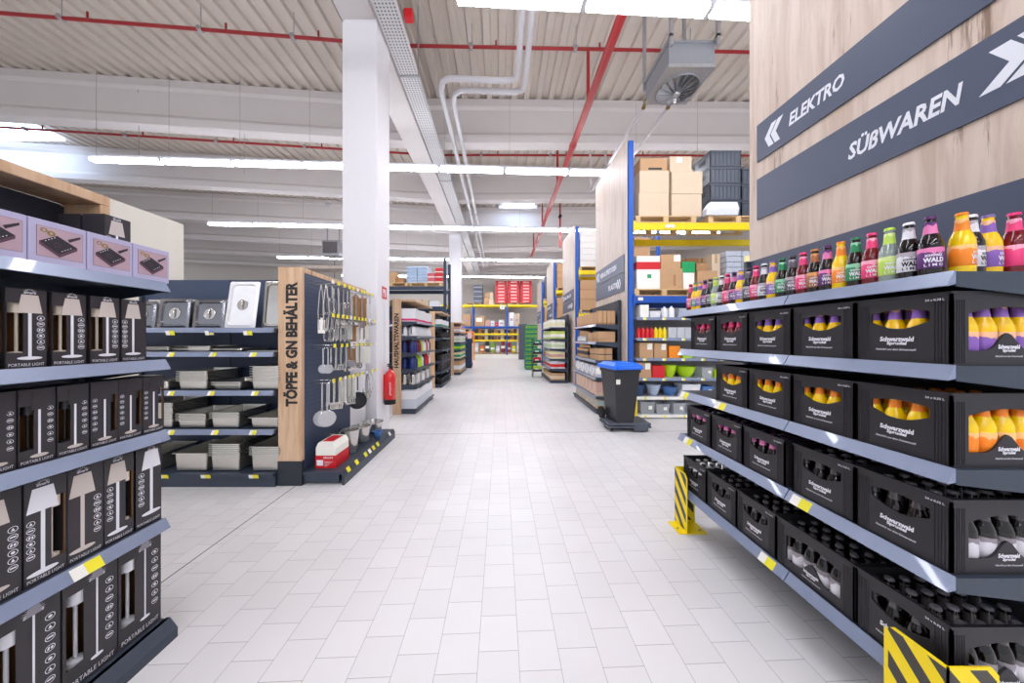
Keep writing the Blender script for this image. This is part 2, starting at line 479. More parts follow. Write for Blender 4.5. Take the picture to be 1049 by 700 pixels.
# grey roof drain pipes, dog-legged towards the valley
for k, (xa, xb, yc, lab) in enumerate(((.33, -1.21, 6.1, 'outer'), (.48, -1.0, 6.38, 'inner'))):
    t = T('drain_pipe', 'grey roof drain pipe with two bends, %s of the pair' % lab, 'drain pipe')
    P('pipe', MB().tube([(xa, 1.2, 6.6), (xa, yc - .25, 6.6), (xa - .03, yc - .07, 6.6), (xa - .2, yc, 6.6), (xb + .2, yc - .06, 6.6), (xb + .06, yc + .04, 6.6), (xb, yc + .25, 6.6), (xb, 22, 6.58)], .055, 12), pvc, t, True)
    for y0 in (9, 12.6, 16.2):
        P('pipe_clamp', MB().cyl((xb, y0, 6.59), (xb, y0 + .05, 6.59), .07, n=12).cyl((xb, y0 + .02, 6.64), (xb, y0 + .02, 6.83), .01, n=6), gal, t)

# suspended fan heater
t = T('fan_heater', 'grey suspended air heater with round vaned outlet under the roof', 'heater', (2.8, 5.2, 6.08))
mb = MB().box(0, .76, 0, .82, .06, .42)
mb.box(-.02, .78, -.02, .84, .40, .44)
hg_ = mat('heater_grey', '#8b8e93', .4, .3)
P('casing', mb, hg_, t)
P('base_plate', MB().panel([(-.01, -.01), (.77, -.01), (.77, .83), (-.01, .83)], [ell(.38, .45, .34, .34, 28)], .06, lambda a, b2, h: (a, b2, h)), gal, t)
P('outlet_ring', MB().lathe([(.335, -.02), (.35, -.05), (.35, .02), (.335, .02)], 28, (.38, .45, .02)), gal, t, True)
for k in range(16):
    a = 2 * PI * k / 16
    m = MB()
    ca, sa = math.cos(a), math.sin(a)
    def pt(r, w, z): return (.38 + r * ca - w * sa, .45 + r * sa + w * ca, z)
    m.add([pt(.06, -.01, -.10), pt(.335, -.045, -.06), pt(.335, .022, -.01), pt(.06, .01, -.05), pt(.06, -.006, -.104), pt(.335, -.04, -.065), pt(.335, .027, -.015), pt(.06, .014, -.054)],
          [(0, 1, 2, 3), (7, 6, 5, 4), (0, 4, 5, 1), (1, 5, 6, 2), (2, 6, 7, 3), (3, 7, 4, 0)])
    P('vane', m, steeld if k % 16 in (15, 0, 1, 2, 3) else gal, t)  # vanes on one side take darker steel, shade put into the colour
P('hub', MB().lathe([(.01, -.13), (.05, -.12), (.065, -.08), (.065, 0)], 16, (.38, .45, 0)), gal, t, True)
P('inner_panel', MB().box(.05, .71, .1, .8, .1, .12), blackm, t)
for xx_ in (-.03, .74):
    P('hanging_rail', MB().box(xx_, xx_ + .05, -.1, -.05, .3, 1.95).box(xx_, xx_ + .05, .85, .9, .3, 2.0).box(xx_, xx_ + .05, -.1, .9, .44, .48), gal, t)
for xx_ in (.02, .5):
    P('valve', MB().cyl((xx_, .84, .1), (xx_, 1.0, .05), .035, n=8).cyl((xx_, .93, 0), (xx_, .93, .14), .02, n=6), mat('brass', '#8a7048', .4, .7), t)
for i, xx_ in enumerate((2.82, 3.3)):
    TM('heating_pipe', MB().tube([(xx_, 6.2, 6.13), (xx_, 9.6, 6.13), (xx_, 9.8, 6.2), (xx_, 9.85, 7.5)], .035, 8), pvc, 'slim grey heating pipe behind the suspended heater, %s one' % ('aisle-side' if i == 0 else 'rack-side'), 'pipe', 'pair of heating pipes behind the heater', True)
t = T('roof_heater', 'small grey suspended heater far away beyond the white wall', 'heater', (-8.9, 15.5, 5.6))
P('casing', MB().cbox(0, .85, 0, .7, .1, .85, .03), gal, t)
P('grille', MB().box(.08, .77, -.02, 0, .2, .75), steeld, t)
P('hanging_rail', MB().box(.1, .14, .3, .34, .85, 2.6).box(.7, .74, .3, .34, .85, 2.6), gal, t)
P('cable', MB().cyl((.6, .1, -2.6), (.6, .1, .1), .012, n=6), rubber, t)

# ------------------------------------------------------------------ luminaires
diff = mat('lamp_diffuser', '#f4f6ff', .4, emit=38)
hou = mat('lamp_housing', '#e8eaf2', .4)
LR = [(-8.6, -7, 6), (-4.4, -7, 6), (-.2, -7, 6), (4.0, -.56, 6), (8.1, -9.95, 7.4), (12.45, -11.1, 7.4), (17.4, -12, 7.4), (22.2, -11, 7.4)]
proto = None
rown = ['far behind the entrance', 'behind the entrance', 'over the entrance', 'over the near end of the aisle', 'above the white column', 'beyond the white column', 'over the far racks', 'before the back wall']
for ri, (y0, xa, xb) in enumerate(LR):
    x = xa; k = 0
    while x < xb:
        y = y0 + SK * x
        lab = '%s tube light in the suspended row %s' % (ORD[k], rown[ri])
        if proto is None:
            proto = T('ceiling_light', lab, 'ceiling light', (x, y, 5.9), math.atan(SK), 'suspended rows of tube lights')
            P('housing', MB().box(0, 1.62, -.07, .07, .03, .10).box(-.02, 1.66, -.02, .02, .10, .14), hou, proto)
            P('diffuser', MB().loft([[(a, -.085, .03), (a, -.07, -.02), (a, .07, -.02), (a, .085, .03)] for a in (.015, 1.605)]), diff, proto)
            P('end_cap', MB().box(1.6, 1.66, -.08, .08, -.022, .09), hou, proto)
            P('suspension_wire', MB().cyl((.1, 0, .1), (.1, 0, 2.2), .004, n=5), gal, proto)
        else:
            dup(proto, (x, y, 5.9), None, lab)
        x += 1.68; k += 1

# thin drop cables from the roof, left bay
for i, (x, y) in enumerate(((-9.5, 8.2), (-6.9, 8.4), (-3.9, 8.5))):
    TM('drop_cable', MB().cyl((x, y, 6.0), (x, y, 8.2), .006, n=5).cyl((x, y, 8.0), (x, y, 8.2), .03, n=6), gal, 'thin suspension cable dropping from the corrugated roof, %s from the white wall' % ORD[i], 'cable')
t = T('security_camera', 'small dome camera on the cross beam beyond the column', 'camera', (-6.6, 11.95, 6.7))
P('mount', MB().cyl((0, 0, 0), (0, .12, 0), .06, n=12), white, t); P('dome', MB().lathe([(.001, -.1), (.06, -.08), (.09, -.02), (.09, .04)], 14, (0, 0, 0)), printg, t, True)

# ------------------------------------------------------------------ generic shelving, local: x along, y 0 front .. D back
def tag_price(parent, x, y, z, w=.055, h=.034, tilt=.25, mt=None):
    m = MB()
    def fn(a, b2, q=0): return (x + a, y - b2 * tilt + h * tilt * 0 - q, z + b2)
    m.add([fn(0, 0), fn(w, 0), fn(w, h), fn(0, h), fn(0, 0, -.002), fn(w, 0, -.002), fn(w, h, -.002), fn(0, h, -.002)],
          [(0, 1, 2, 3), (4, 7, 6, 5), (0, 4, 5, 1), (1, 5, 6, 2), (2, 6, 7, 3), (3, 7, 4, 0)], 0)
    m.add([fn(w * .5, h * .1, .0006), fn(w * .95, h * .1, .0006), fn(w * .95, h * .55, .0006), fn(w * .5, h * .55, .0006)], [(0, 1, 2, 3)], 1)
    m.add([fn(0, 0, .0005), fn(w * .45, 0, .0005), fn(w * .45, h, .0005), fn(0, h, .0005)], [(0, 1, 2, 3)], 2)
    return P('price_label', m, [mt or tagy, tagink if False else tagy, tagw], parent)
def shelf_board(parent, x0, x1, z, D, rail=railm, body=shelfm, name='shelf', lipd=.032, liph=.046, bracket=True, tags=()):
    m = MB().box(x0 + .002, x1 - .002, 0, D, z - .022, z)
    if bracket:
        for xx_ in (x0 + .002, x1 - .006):
            m.poly([(.0, z - .022), (D, z - .022), (D, z - .12), (D * .5, z - .085), (.0, z - .05)], .004, lambda a, b2, h, q=xx_: (q + h, a, b2))
    sh = P(name, m, body, parent)
    # sloped price rail: starts at the shelf edge, leans out downwards
    pf = [(0, z + .004), (-.004, z + .004), (-lipd, z - liph), (-lipd + .003, z - liph - .003), (0, z - liph + .004)]
    r = P('price_rail', MB().poly(pf, x1 - x0 - .006, lambda a, b2, h: (x0 + .003 + h, a, b2)), rail, sh)
    for tx in tags:
        kind = tx[1] if isinstance(tx, tuple) else 0
        tw_ = tx[2] if isinstance(tx, tuple) and len(tx) > 2 else .07
        tx = tx[0] if isinstance(tx, tuple) else tx
        tag_price(sh, tx, -.004 - .001 - lipd * .85, z - liph, w=tw_, h=liph * .95, tilt=-lipd / liph * .8, mt=(tagy, tagb)[kind])
    return sh
def unit(name, label, loc, rz, Lg, D, zs, top, back=shelfd, segs=None, tags=None, base=.12, cat='shelving', rail=railm, bracket=True, group=None, sides=False, backname='back_panel', ends=True, body=shelfm):
    t = T(name, label, cat, loc, rz, group)
    P(backname, MB().box(0, Lg, D, D + .03, .02, top), back, t)
    segs = segs or [(0, Lg)]
    if base:
        P('plinth', MB().box(0, Lg, .012, D, 0, base - .03).box(.002, Lg - .002, -.02, D, base - .03, base), body, t)
    for i, z in enumerate(zs):
        for a, b2 in segs:
            shelf_board(t, a, b2, z, D, rail, body, tags=(tags or {}).get(i, ()) if a == segs[0][0] else (), bracket=bracket)
    for xx_ in (0, Lg - .03):
        P('upright', MB().box(xx_, xx_ + .03, D - .035, D, .02, top), body, t)
    return t
# ------------------------------------------------------------------ drinks gondola on the far side of the aisle mouth
GX, GY0, GY1 = 1.535, 1.05, 2.66
g = unit('drinks_gondola', 'long anthracite gondola of black drinks crates under the wood panel', (GX, GY1, 0), -PI / 2, GY1 - GY0, .57, [1.80, 1.48, 1.13, .765, .33], 2.22,
         back=signm, segs=[(0, 1.0), (1.0, GY1 - GY0)], base=0,
         tags={2: ((.03, 0, .1), (.45, 0, .1)), 3: ((.08, 0, .1), (1.03, 0, .1)), 4: ((.83, 0, .1),)})
for a in (0.0, .97, GY1 - GY0 - .03):
    P('foot', MB().box(a, a + .03, .5, .57, 0, .06), shelfm, g)
TM('wood_panel', MB().box(2.15, 2.19, -.6, 2.7, 2.2, 5.4), oak, 'tall oak-look panel above the drinks gondola carrying the two slate direction boards', 'wall panel')

def sign_board(name, label, x, ya, yb, z0, z1, thick=.012):
    t = T(name, label, 'sign', (x, 0, 0))
    P('board', MB().box(-thick, 0, yb, ya, z0, z1), signm, t)
    return t
def sign_text(t, s_, x_, ystart, width, z0, h, shear=.2, bold=.032, yslant=0):
    m = MB(); put_text(m, s_, width, h, lambda a, b2: (-.0135, ystart - a, z0 + b2 + 0), bold, shear)
    return P('lettering', m, signw, t)
def chev(t, x, y0, z0, h, w, th, direct, n=2):
    """double chevron seen from the aisle; direct -1 points to the far end"""
    for k in range(n):
        yo = y0 - k * (th + w * .22)
        if direct < 0: pts = [(w, h), (w + th, h), (th, h / 2), (w + th, 0), (w, 0), (0, h / 2)]
        else: pts = [(0, h), (th, h), (w + th, h / 2), (th, 0), (0, 0), (w, h / 2)]
        pts = [(a + .16 * b2, b2) for a, b2 in pts]
        P('chevron', MB().poly(pts, .001, lambda a, b2, q, yo=yo: (-.0125 - q, yo - a, z0 + b2)), signw, t)
t = sign_board('direction_sign', 'slate direction board with ELEKTRO and a double arrow, upper of the two', 2.148, 2.606, .3, 3.04, 3.345)
chev(t, 2.134, 2.54, 3.10, .17, .05, .045, -1)
sign_text(t, 'ELEKTRO', 2.134, 2.315, .375, 3.142, .095)
t = sign_board('direction_sign', 'slate direction board with SÜßWAREN and a double arrow, lower of the two', 2.148, 2.606, .3, 2.56, 2.895)
sign_text(t, 'SÜßWAREN', 2.134, 1.92, .478, 2.665, .12)
chev(t, 2.134, 1.395, 2.65, .175, .07, .06, 1)

# bottles ---------------------------------------------------------------
FL = {  # liquid, label, label pattern, cap, text, phrase
    'yellow': ('#ffcf00', '#f98a18', '#f9c27a', '#f08a20', printw, 'yellow lemonade bottle with orange label'),
    'green': ('#1d130c', '#1f8a55', '#8fd0a8', '#2a7a50', printw, 'dark lemonade bottle with green label'),
    'pink': ('#6e0716', '#f0407e', '#f8a8c2', '#e8357a', printw, 'red lemonade bottle with pink label'),
    'lime': ('#8f9c96', '#bfe05a', '#dcee9a', '#b4dc4a', printw, 'clear lemonade bottle with lime label'),
    'white': ('#120b0c', '#e9e9ef', '#b3acb4', '#f1f1f6', inkblk, 'dark lemonade bottle with white label'),
    'purple': ('#160a12', '#5b2470', '#e07ab0', '#5a2a60', printw, 'dark lemonade bottle with purple label'),
    'peach': ('#ffc800', '#8a5fb4', '#f0b890', '#7d6aa0', printw, 'yellow lemonade bottle with violet label'),
    'grey': ('#150c0c', '#5c5a62', '#a8a2a8', '#55535b', printw, 'dark lemonade bottle with grey label'),
    'amber': ('#1b0f0a', '#a8683c', '#e09a5a', '#c07a3c', printw, 'dark lemonade bottle with brown label'),
    'plain': ('#0e090a', '#d6d2d8', '#8a8288', '#7c7a80', inkblk, 'dark lemonade bottle with pale label'),
    'teal': ('#ffc800', '#2c8a68', '#f0a8a0', '#3a9a70', printw, 'yellow lemonade bottle with green label'),
}
glassn = mat('bottle_neck_glass', '#cfd6dc', .06, spec=.8, alpha=.45, coat=.6)
BP = [(.001, 0), (.027, 0), (.0305, .004), (.0305, .112), (.0295, .124), (.024, .143), (.0185, .156), (.0158, .17), (.0135, .2), (.0132, .214)]
def bottle_meshes(k):
    liq, lab, pat, cap, tm, ph = FL[k]
    lm = mat('liquid_' + k, liq, .07, var=.1, scale=60, coat=.25, spec=.5)
    labm = stripe_label('label_' + k, lab, pat, .03, .104)
    nkm = mat('neck_clear', '#4a4648', .15, coat=.4) if k == 'plain' else stripe_label('neck_label_' + k, lab if k != 'purple' else pat, pat if k != 'purple' else lab, .15, .2)
    cpm = mat('cap_' + k, cap, .3, .3)
    body = MB().lathe(BP, 18, m=0).data('bottle', [lm], True)
    lb = MB().lathe([(.0307, .03), (.031, .0305), (.031, .1035), (.0307, .104)], 18, caps=False).data('label', labm, True)
    nk = MB().lathe([(.0187, .1565), (.0164, .172), (.0146, .2)], 14, caps=False).data('neck_label', nkm, True)
    cp = MB().lathe([(.0155, .212), (.0158, .2155), (.0135, .2225), (.001, .2235)], 14).data('cap', cpm, True)
    lt = MB()
    def cyl(z0, off):
        def f(a, b2):
            an = (a - off) / .0312
            return (.0314 * math.sin(an), -.0314 * math.cos(an), z0 + b2)
        return f
    put_text(lt, 'SCHWARZ', .042, .009, cyl(.071, .021), .04)
    put_text(lt, 'WALD', .05, .018, cyl(.05, .025), .05)
    put_text(lt, 'L I M O', .046, .01, cyl(.036, .023), .03)
    lt = lt.data('lettering', tm)
    return body, lb, nk, cp, lt, ph
BM = {k: bottle_meshes(k) for k in FL}
BPROTO = {}
def bottle(k, loc, rz, label, group, fancy=False, cat='bottle'):
    key = (k, fancy)
    if key in BPROTO:
        return dup(BPROTO[key], loc, rz, label, group)
    b_, l_, n_, c_, t_, ph = BM[k]
    r = P('lemonade_bottle', b_); r.location = loc; r.rotation_euler = (0, 0, rz)
    tag(r, label, cat, group)
    lab = P('label', l_, None, r); P('neck_label', n_, None, r); P('cap', c_, None, r)
    if fancy: P('lettering', t_, None, lab)
    BPROTO[key] = r
    return r
seq = ['purple', 'white', 'lime', 'pink', 'green', 'yellow', 'purple', 'amber', 'pink', 'grey', 'green', 'peach', 'white', 'pink', 'grey', 'peach', 'purple', 'pink', 'white', 'lime', 'grey', 'purple', 'peach', 'teal', 'pink']
ang = -R(38)
for i, k in enumerate(seq):
    y = 1.153 + i * .0605
    bottle(k, (1.585, y, 1.80), ang - R(4) * math.sin(i * 2.1), '%s, top shelf, %s from the gondola corner' % (FL[k][5].replace('lemonade ', ''), ORD[i]), 'lemonade bottles lined up on the top shelf', True)
for i, k in enumerate(['yellow', 'white', 'peach', 'pink', 'grey', 'purple']):
    bottle(k, (1.65 + i * .0625, 1.118 + (.02 if k in ('white', 'peach') else 0), 1.80), R(28), '%s, open end of the top shelf, %s along' % (FL[k][5].replace('lemonade ', ''), ORD[i]), 'lemonade bottles at the shelf end', True)

# crates ----------------------------------------------------------------
CW, CL, CH = .287, .385, .256
def crate_mesh():
    m = MB(); th = .007
    def win_s(w):
        a0, a1 = w * .19, w * .81; n = 10; pts = []
        for i in range(n + 1):
            u = i / n; pts.append((a0 + (a1 - a0) * u, CH * (.62 - .11 * math.sin(PI * u))))
        for i in range(n + 1):
            u = 1 - i / n; pts.append((a0 + (a1 - a0) * u, CH * (.755 + .045 * math.sin(PI * u))))
        return pts
    def win_l(w):
        a0, a1 = .058, w - .058; n = 20; pts = []
        for i in range(n + 1):
            u = i / n; pts.append((a0 + (a1 - a0) * u, CH * (.2 + .24 * math.exp(-((u - .5) / .14) ** 2))))
        for i in range(n + 1):
            u = 1 - i / n; pts.append((a0 + (a1 - a0) * u, CH * (.70 + .09 * math.sin(PI * u))))
        return pts
    so = [(0, 0), (CW, 0), (CW, CH), (0, CH)]; lo = [(0, 0), (CL, 0), (CL, CH), (0, CH)]
    m.panel(so, [win_s(CW)], th, lambda a, b2, h: (h, a, b2))
    m.panel(so, [win_s(CW)], th, lambda a, b2, h: (CL - h, a, b2))
    m.panel(lo, [win_l(CL)], th, lambda a, b2, h: (a, h, b2))
    m.panel(lo, [win_l(CL)], th, lambda a, b2, h: (a, CW - h, b2))
    m.box(.005, CL - .005, .005, CW - .005, .004, .012)
    for (x0, x1, y0, y1) in ((-.003, .009, -.003, CW + .003), (CL - .009, CL + .003, -.003, CW + .003), (-.003, CL + .003, -.003, .009), (-.003, CL + .003, CW - .009, CW + .003)):
        m.box(x0, x1, y0, y1, CH - .008, CH)
        m.box(x0, x1, y0, y1, .0, .006)
    for q in [.008 + .0085 * i for i in range(5)]:
        for yy_ in (q, CW - q - .003):
            m.box(-.0016, .001, yy_, yy_ + .003, .01, CH - .03)
        for xx_ in (q, CL - q - .003):
            m.box(xx_, xx_ + .003, -.0016, .001, .01, CH - .03)
    return m.data('crate', crate_m)
def crate_logo_short():
    m = MB(); x = -.0022
    c = CW * .52
    put_text(m, 'Schwarzwald', .105, .019, lambda a, b2: (x, c + .052 - a, .082 + b2), .045, .1)
    put_text(m, 'Sprudel', .062, .017, lambda a, b2: (x, c + .030 - a, .065 + b2), .045, .1)
    put_text(m, 'Natürlich aus dem Schwarzwald', .125, .008, lambda a, b2: (x, c + .066 - a, .047 + b2), .01, .3)
    put_text(m, '24 x 0,33 L', .05, .009, lambda a, b2: (x, .066 - a, .226 + b2), .02)
    return m.data('lettering', printw)
def crate_logo_long():
    m = MB(); y = -.0022; c = CL / 2
    put_text(m, 'Schwarzwald', .075, .015, lambda a, b2: (c - .037 + a, y, .058 + b2), .045, .1)
    put_text(m, 'Sprudel', .045, .013, lambda a, b2: (c - .022 + a, y, .045 + b2), .045, .1)
    put_text(m, 'Natürlich aus dem Schwarzwald', .095, .006, lambda a, b2: (c - .047 + a, y, .03 + b2), .01, .3)
    return m.data('lettering', printw)
CM = (crate_mesh(), crate_logo_short(), crate_logo_long())
cp_ = None
SHN = {1: 'second shelf', 2: 'third shelf', 3: 'fourth shelf', 4: 'lowest shelf'}
def crate(x, y, z, rz, label):
    global cp_
    if cp_ is None:
        cp_ = T('drinks_crate', label, 'crate', (x, y, z), rz, 'black drinks crates on the gondola')
        P('crate_body', CM[0], None, cp_); P('lettering', CM[1], None, cp_); P('lettering', CM[2], None, cp_)
    else:
        dup(cp_, (x, y, z), rz, label)
def fill_crate(x, y, z, k, cols, rows, label, long=False, caps=None):
    """cols: how many bottle rows deep from the aisle side; rows: across"""
    for i in range(cols):
        for j_ in range(rows):
            if long: px, py = x + .038 + i * .0705, y + .032 + j_ * .0642
            else: px, py = x + .032 + i * .0642, y + .038 + j_ * .0705
            bottle(k, (px, py, z + .0125), random.uniform(-3, 3), label, 'bottles in the ' + label.split(' in the ', 1)[1])
Y5 = [1.07, 1.364, 1.66, 1.954, 2.25]
ordf = {0: 'fifth from the far end', 1: 'fourth from the far end', 2: 'middle one', 3: 'second from the far end', 4: 'farmost one'}
plan = [
    (1, 1.48, Y5, ['peach', 'peach', 'peach', 'pink', 'pink'], [2, 2, 2, 2, 2]),
    (2, 1.13, Y5[:4], ['yellow'] * 4, [6, 3, 2, 2]),
    (3, .765, [1.07, 1.364, 1.70, 2.0, 2.30], ['plain', 'plain', 'purple', 'purple', 'purple'], [6, 5, 3, 3, 3]),
    (4, .33, [1.07, 1.364, 1.755, 2.05, 2.35], ['plain', 'plain', 'plain', 'plain', 'white'], [6, 4, 5, 5, 4]),
]
for lv, z, ys, ks, cs in plan:
    for i, (y, k, c_) in enumerate(zip(ys, ks, cs)):
        where = '%s crate from the gondola corner, %s' % (ORD[i], SHN[lv])
        long = (lv == 4 and i == 1)
        lab = 'black crate of %ss, %s from the gondola corner, %s' % (FL[k][5].split(' with')[0].replace('lemonade ', ''), ORD[i], SHN[lv])
        if long:
            # turned so that its long side faces the aisle
            crate(1.545, y + CL, z, -PI / 2, lab.replace('black crate of', 'broadside black crate of'))
            fill_crate(1.545, y, z, k, 4, 6, 'dark bottle standing in the %s' % where, True)
        else:
            crate(1.545, y, z, 0, lab)
            kind = FL[k][5].split(' lemonade')[0]
            fill_crate(1.545, y, z, k, c_, 4, '%s bottle standing in the %s' % (kind, where))
            if lv == 1 and i == 0:
                for q in range(2, 6):
                    bottle(k, (1.545 + .032 + q * .0642, y + .038, z + .0125), random.uniform(-3, 3), 'yellow bottle standing in the %s' % where, 'bottles in the ' + where)

# rack guards ------------------------------------------------------------
def guard(loc, flip, label):
    t = T('corner_guard', label, 'corner guard', loc)
    m = MB(); r = .03
    # leg 1 along y (aisle side), leg 2 along x
    f = -1 if flip else 1
    m.panel([(0, 0), (.175, 0), (.175, .45), (.145, .478), (0, .478)], [], .005, lambda a, b2, h: (h, f * a, b2))
    m.panel([(0, 0), (.17, 0), (.17, .45), (.145, .478), (0, .478)], [], .005, lambda a, b2, h: (a, f * h, b2))
    P('angle_plate', m, gm, t)
    P('foot_plate', MB().box(-.06, .17, min(0, f * .17), max(0, f * .17), 0, .006), yellow, t)
    for a, b2 in ((.06, .05), (.13, .13), (-.03, .1)):
        P('bolt', MB().cyl((a, f * b2, .006), (a, f * b2, .014), .009, n=6), gal, t)
guard((1.49, 1.04, 0), False, 'yellow and black striped steel guard round the gondola corner beside the crates')
guard((1.49, 2.705 - .03, 0), True, 'yellow and black striped steel guard at the far end of the crate gondola')

# ------------------------------------------------------------------ lamp gondola
lg = unit('lamp_gondola', 'anthracite gondola of boxed table lamps with oak canopy', (-1.766, .35, 0), PI / 2, 1.295, .45, [1.864, 1.46, 1.09, .627], 2.24, back=peg, base=.10,
          tags={3: ((.92, 0, .1),)})
P('plinth_rail', MB().poly([(-.06, .0), (-.06, .05), (-.02, .1), (0, .1), (0, 0)], 1.30, lambda a, b2, h: (h, a, b2)), shelfm, lg)
cn = T('oak_canopy', 'oak frame capping the pegboard above the lamp gondola', 'canopy', (0, 0, 0))
P('top_board', MB().cbox(-2.235, -2.03, .35, 1.625, 2.255, 2.305, .003), oakd, cn)
P('end_board', MB().cbox(-2.235, -2.03, 1.585, 1.625, 1.87, 2.255, .003), oakd, cn)
P('pegboard', MB().box(-2.25, -2.236, .35, 1.625, 1.87, 2.255), peg, cn)

def icon_col(m, a, z0, z1, n, r, fn, mi=0):
    for i in range(n):
        zc = z0 + (z1 - z0) * i / (n - 1)
        m.panel(ell(a, zc, r, r * .92, 14), [ell(a, zc, r * .86, r * .78, 14)], .0003, fn, mi)
        k = i % 4
        if k == 0: m.poly([(a - r * .6, zc - r * .15), (a + r * .6, zc - r * .15), (a + r * .6, zc + r * .25), (a - r * .6, zc + r * .25)], .0003, fn, mi)
        elif k == 1: m.poly([(a - r * .4, zc - r * .4), (a + r * .4, zc - r * .4), (a, zc + r * .5)], .0003, fn, mi)
        elif k == 2: m.poly(ell(a, zc, r * .42, r * .42, 8), .0003, fn, mi)
        else:
            m.poly([(a - r * .6, zc - r * .4), (a - r * .2, zc - r * .4), (a, zc + r * .4), (a - r * .4, zc + r * .4)], .0003, fn, mi)
            m.poly([(a + r * .1, zc - r * .4), (a + r * .5, zc - r * .4), (a + r * .6, zc + r * .3), (a + r * .2, zc + r * .3)], .0003, fn, mi)
def sunlogo(m, a, z, s_, fn, mi=0):
    for i in range(9):
        an = PI * i / 8
        m.poly([(a + s_ * .25 * math.cos(an - .1), z + s_ * .2 * math.sin(an - .1)), (a + s_ * .25 * math.cos(an + .1), z + s_ * .2 * math.sin(an + .1)), (a + s_ * .62 * math.cos(an), z + s_ * .42 * math.sin(an))], .0003, fn, mi)
    put_text(m, 'amare', s_ * 1.0, s_ * .2, lambda p, q: fn(a - s_ * .5 + p, z - s_ * .25 + q, 0.0003), .02, .2, mi)
def lamp_box(W, D, Hh, lay, name='lamp_box'):
    """box standing with its printed face at local y = 0 .. viewed from -y; x to the viewer's other side. parts as dict"""
    t = T(name, 'x', 'box')
    fn = lambda a, b2, h: (a, -h, b2)
    win = lay.get('win')
    holes = []
    sd = D
    if win:
        holes = [[(win[0] * W, win[2] * Hh), (win[1] * W, win[2] * Hh), (win[1] * W, win[3] * Hh), (win[0] * W, win[3] * Hh)]]
    m = MB()
    m.panel([(0, 0), (W, 0), (W, Hh), (0, Hh)], holes, .002, lambda a, b2, h: (a, h, b2), 0, 1)
    # sides; the window wraps onto the neighbouring side
    if win:
        left = win[0] < .3
        for sx, x0 in (('l', 0), ('r', W)):
            hl = []
            if (sx == 'l') == left:
                hl = [[(.012, win[2] * Hh), (sd * .55, win[2] * Hh), (sd * .55, win[3] * Hh), (.012, win[3] * Hh)]]
            g0 = 1 if sx == 'l' else -1
            m.panel([(0, 0), (sd, 0), (sd, Hh), (0, Hh)], hl, .002, lambda a, b2, h, x0=x0, g0=g0: (x0 + g0 * h, a, b2), 0, 1)
    else:
        m.box(0, .002, 0, sd, 0, Hh); m.box(W - .002, W, 0, sd, 0, Hh)
    m.box(0, W, sd - .002, sd, 0, Hh, 0); m.box(0, W, 0, sd, 0, .002, 0)
    m.box(0, W, 0, sd, Hh - .002, Hh, 0)
    m.box(.003, W - .003, sd - .006, sd - .003, .003, Hh - .003, 1)
    P('carton', m, [boxblk, brownin], t)
    # the printed lamp
    pm = MB(); e = .0004
    cx = lay['cx'] * W; lw = lay.get('sw', .42) * W; st = lay.get('stem', .05) * W
    z_s0, z_s1 = lay['shade'][0] * Hh, lay['shade'][1] * Hh
    fe = lambda a, b2, h: (a, -.0003 - h, b2)
    if lay.get('shadeprint', 1) is not None:
        pm.poly([(cx - lw / 2, z_s0), (cx + lw / 2, z_s0), (cx + lw * .33, z_s1), (cx - lw * .33, z_s1)], e, fe, lay.get('shadeprint', 1))
    pm.poly([(cx - st / 2, lay['base'] * Hh), (cx + st / 2, lay['base'] * Hh), (cx + st / 2, z_s0), (cx - st / 2, z_s0)], e, fe, 0)
    pm.poly(ell(cx, lay['base'] * Hh, lw * .5, lw * .5 * lay.get('br', .28), 20), e * 1.5, fe, lay.get('baseprint', 0))
    P('printed_lamp', pm, [lay.get('pm', printw), printc, printg, boxblk], t)
    im = MB()
    n = lay.get('n', 6); r = lay.get('ir', .085) * W
    icon_col(im, lay['ix'] * W, lay['iz'][0] * Hh, lay['iz'][1] * Hh, n, r, fe)
    put_text(im, 'PORTABLE LIGHT', W * .86, W * .11, lambda a, b2: (W * .07 + a, -.0005, lay.get('tz', .025) * Hh + b2), .0)
    sunlogo(im, cx, lay.get('lz', .93) * Hh, W * .3, fe)
    P('lettering', im, printg if lay.get('dim') else printw, t)
    if win:
        c = (win[0] + win[1]) / 2 * W
        lm = MB()
        zz0, zz1 = win[2] * Hh, win[3] * Hh
        rs = min((win[1] - win[0]) * W * .55, D * .4)
        yc = rs + .006
        cxl = max(rs + .004, min(W - rs - .004, c + .75 * yc))
        lm.lathe([(rs, zz1 - Hh * .12), (rs * .97, zz1 + Hh * .03), (rs * .3, zz1 + Hh * .05)], 20, (cxl, yc, 0))
        lm.lathe([(rs * .95, zz0 - Hh * .04), (rs * .95, zz0 + Hh * .01), (rs * .15, zz0 + Hh * .02)], 20, (cxl, yc, 0))
        lm.cyl((cxl, yc, zz0 - Hh * .05), (cxl, yc, zz1 + Hh * .02), rs * .22, n=10)
        P('lamp', lm, lay.get('lampm', lampcream), t, True)
    return t
A2 = dict(cx=.57, sw=.62, stem=.085, shade=(.70, .93), base=.13, ix=.84, iz=(.26, .64), n=6, ir=.1, br=.2, win=(.03, .41, .2, .82), lampm=lampcream, tz=.03, lz=.97, shadeprint=1)
A2m = dict(A2, cx=.46, ix=.14, win=None)
A3 = dict(cx=.55, sw=.5, stem=.07, shade=(.72, .95), base=.11, ix=.85, iz=(.28, .72), n=6, win=(.04, .40, .2, .78), lampm=mat('lamp_black', '#1e1c1f', .35), tz=.03, lz=.9, shadeprint=3, baseprint=1, pm=printw)
A3m = dict(A3, cx=.5, ix=.15, win=(.72, .96, .2, .78))
A4r = dict(cx=.6, sw=.74, ir=.11, br=.22, stem=.11, shade=(.72, .95), base=.15, ix=.22, iz=(.3, .66), n=6, win=None, tz=.03, shadeprint=0, pm=printw, lz=.97)
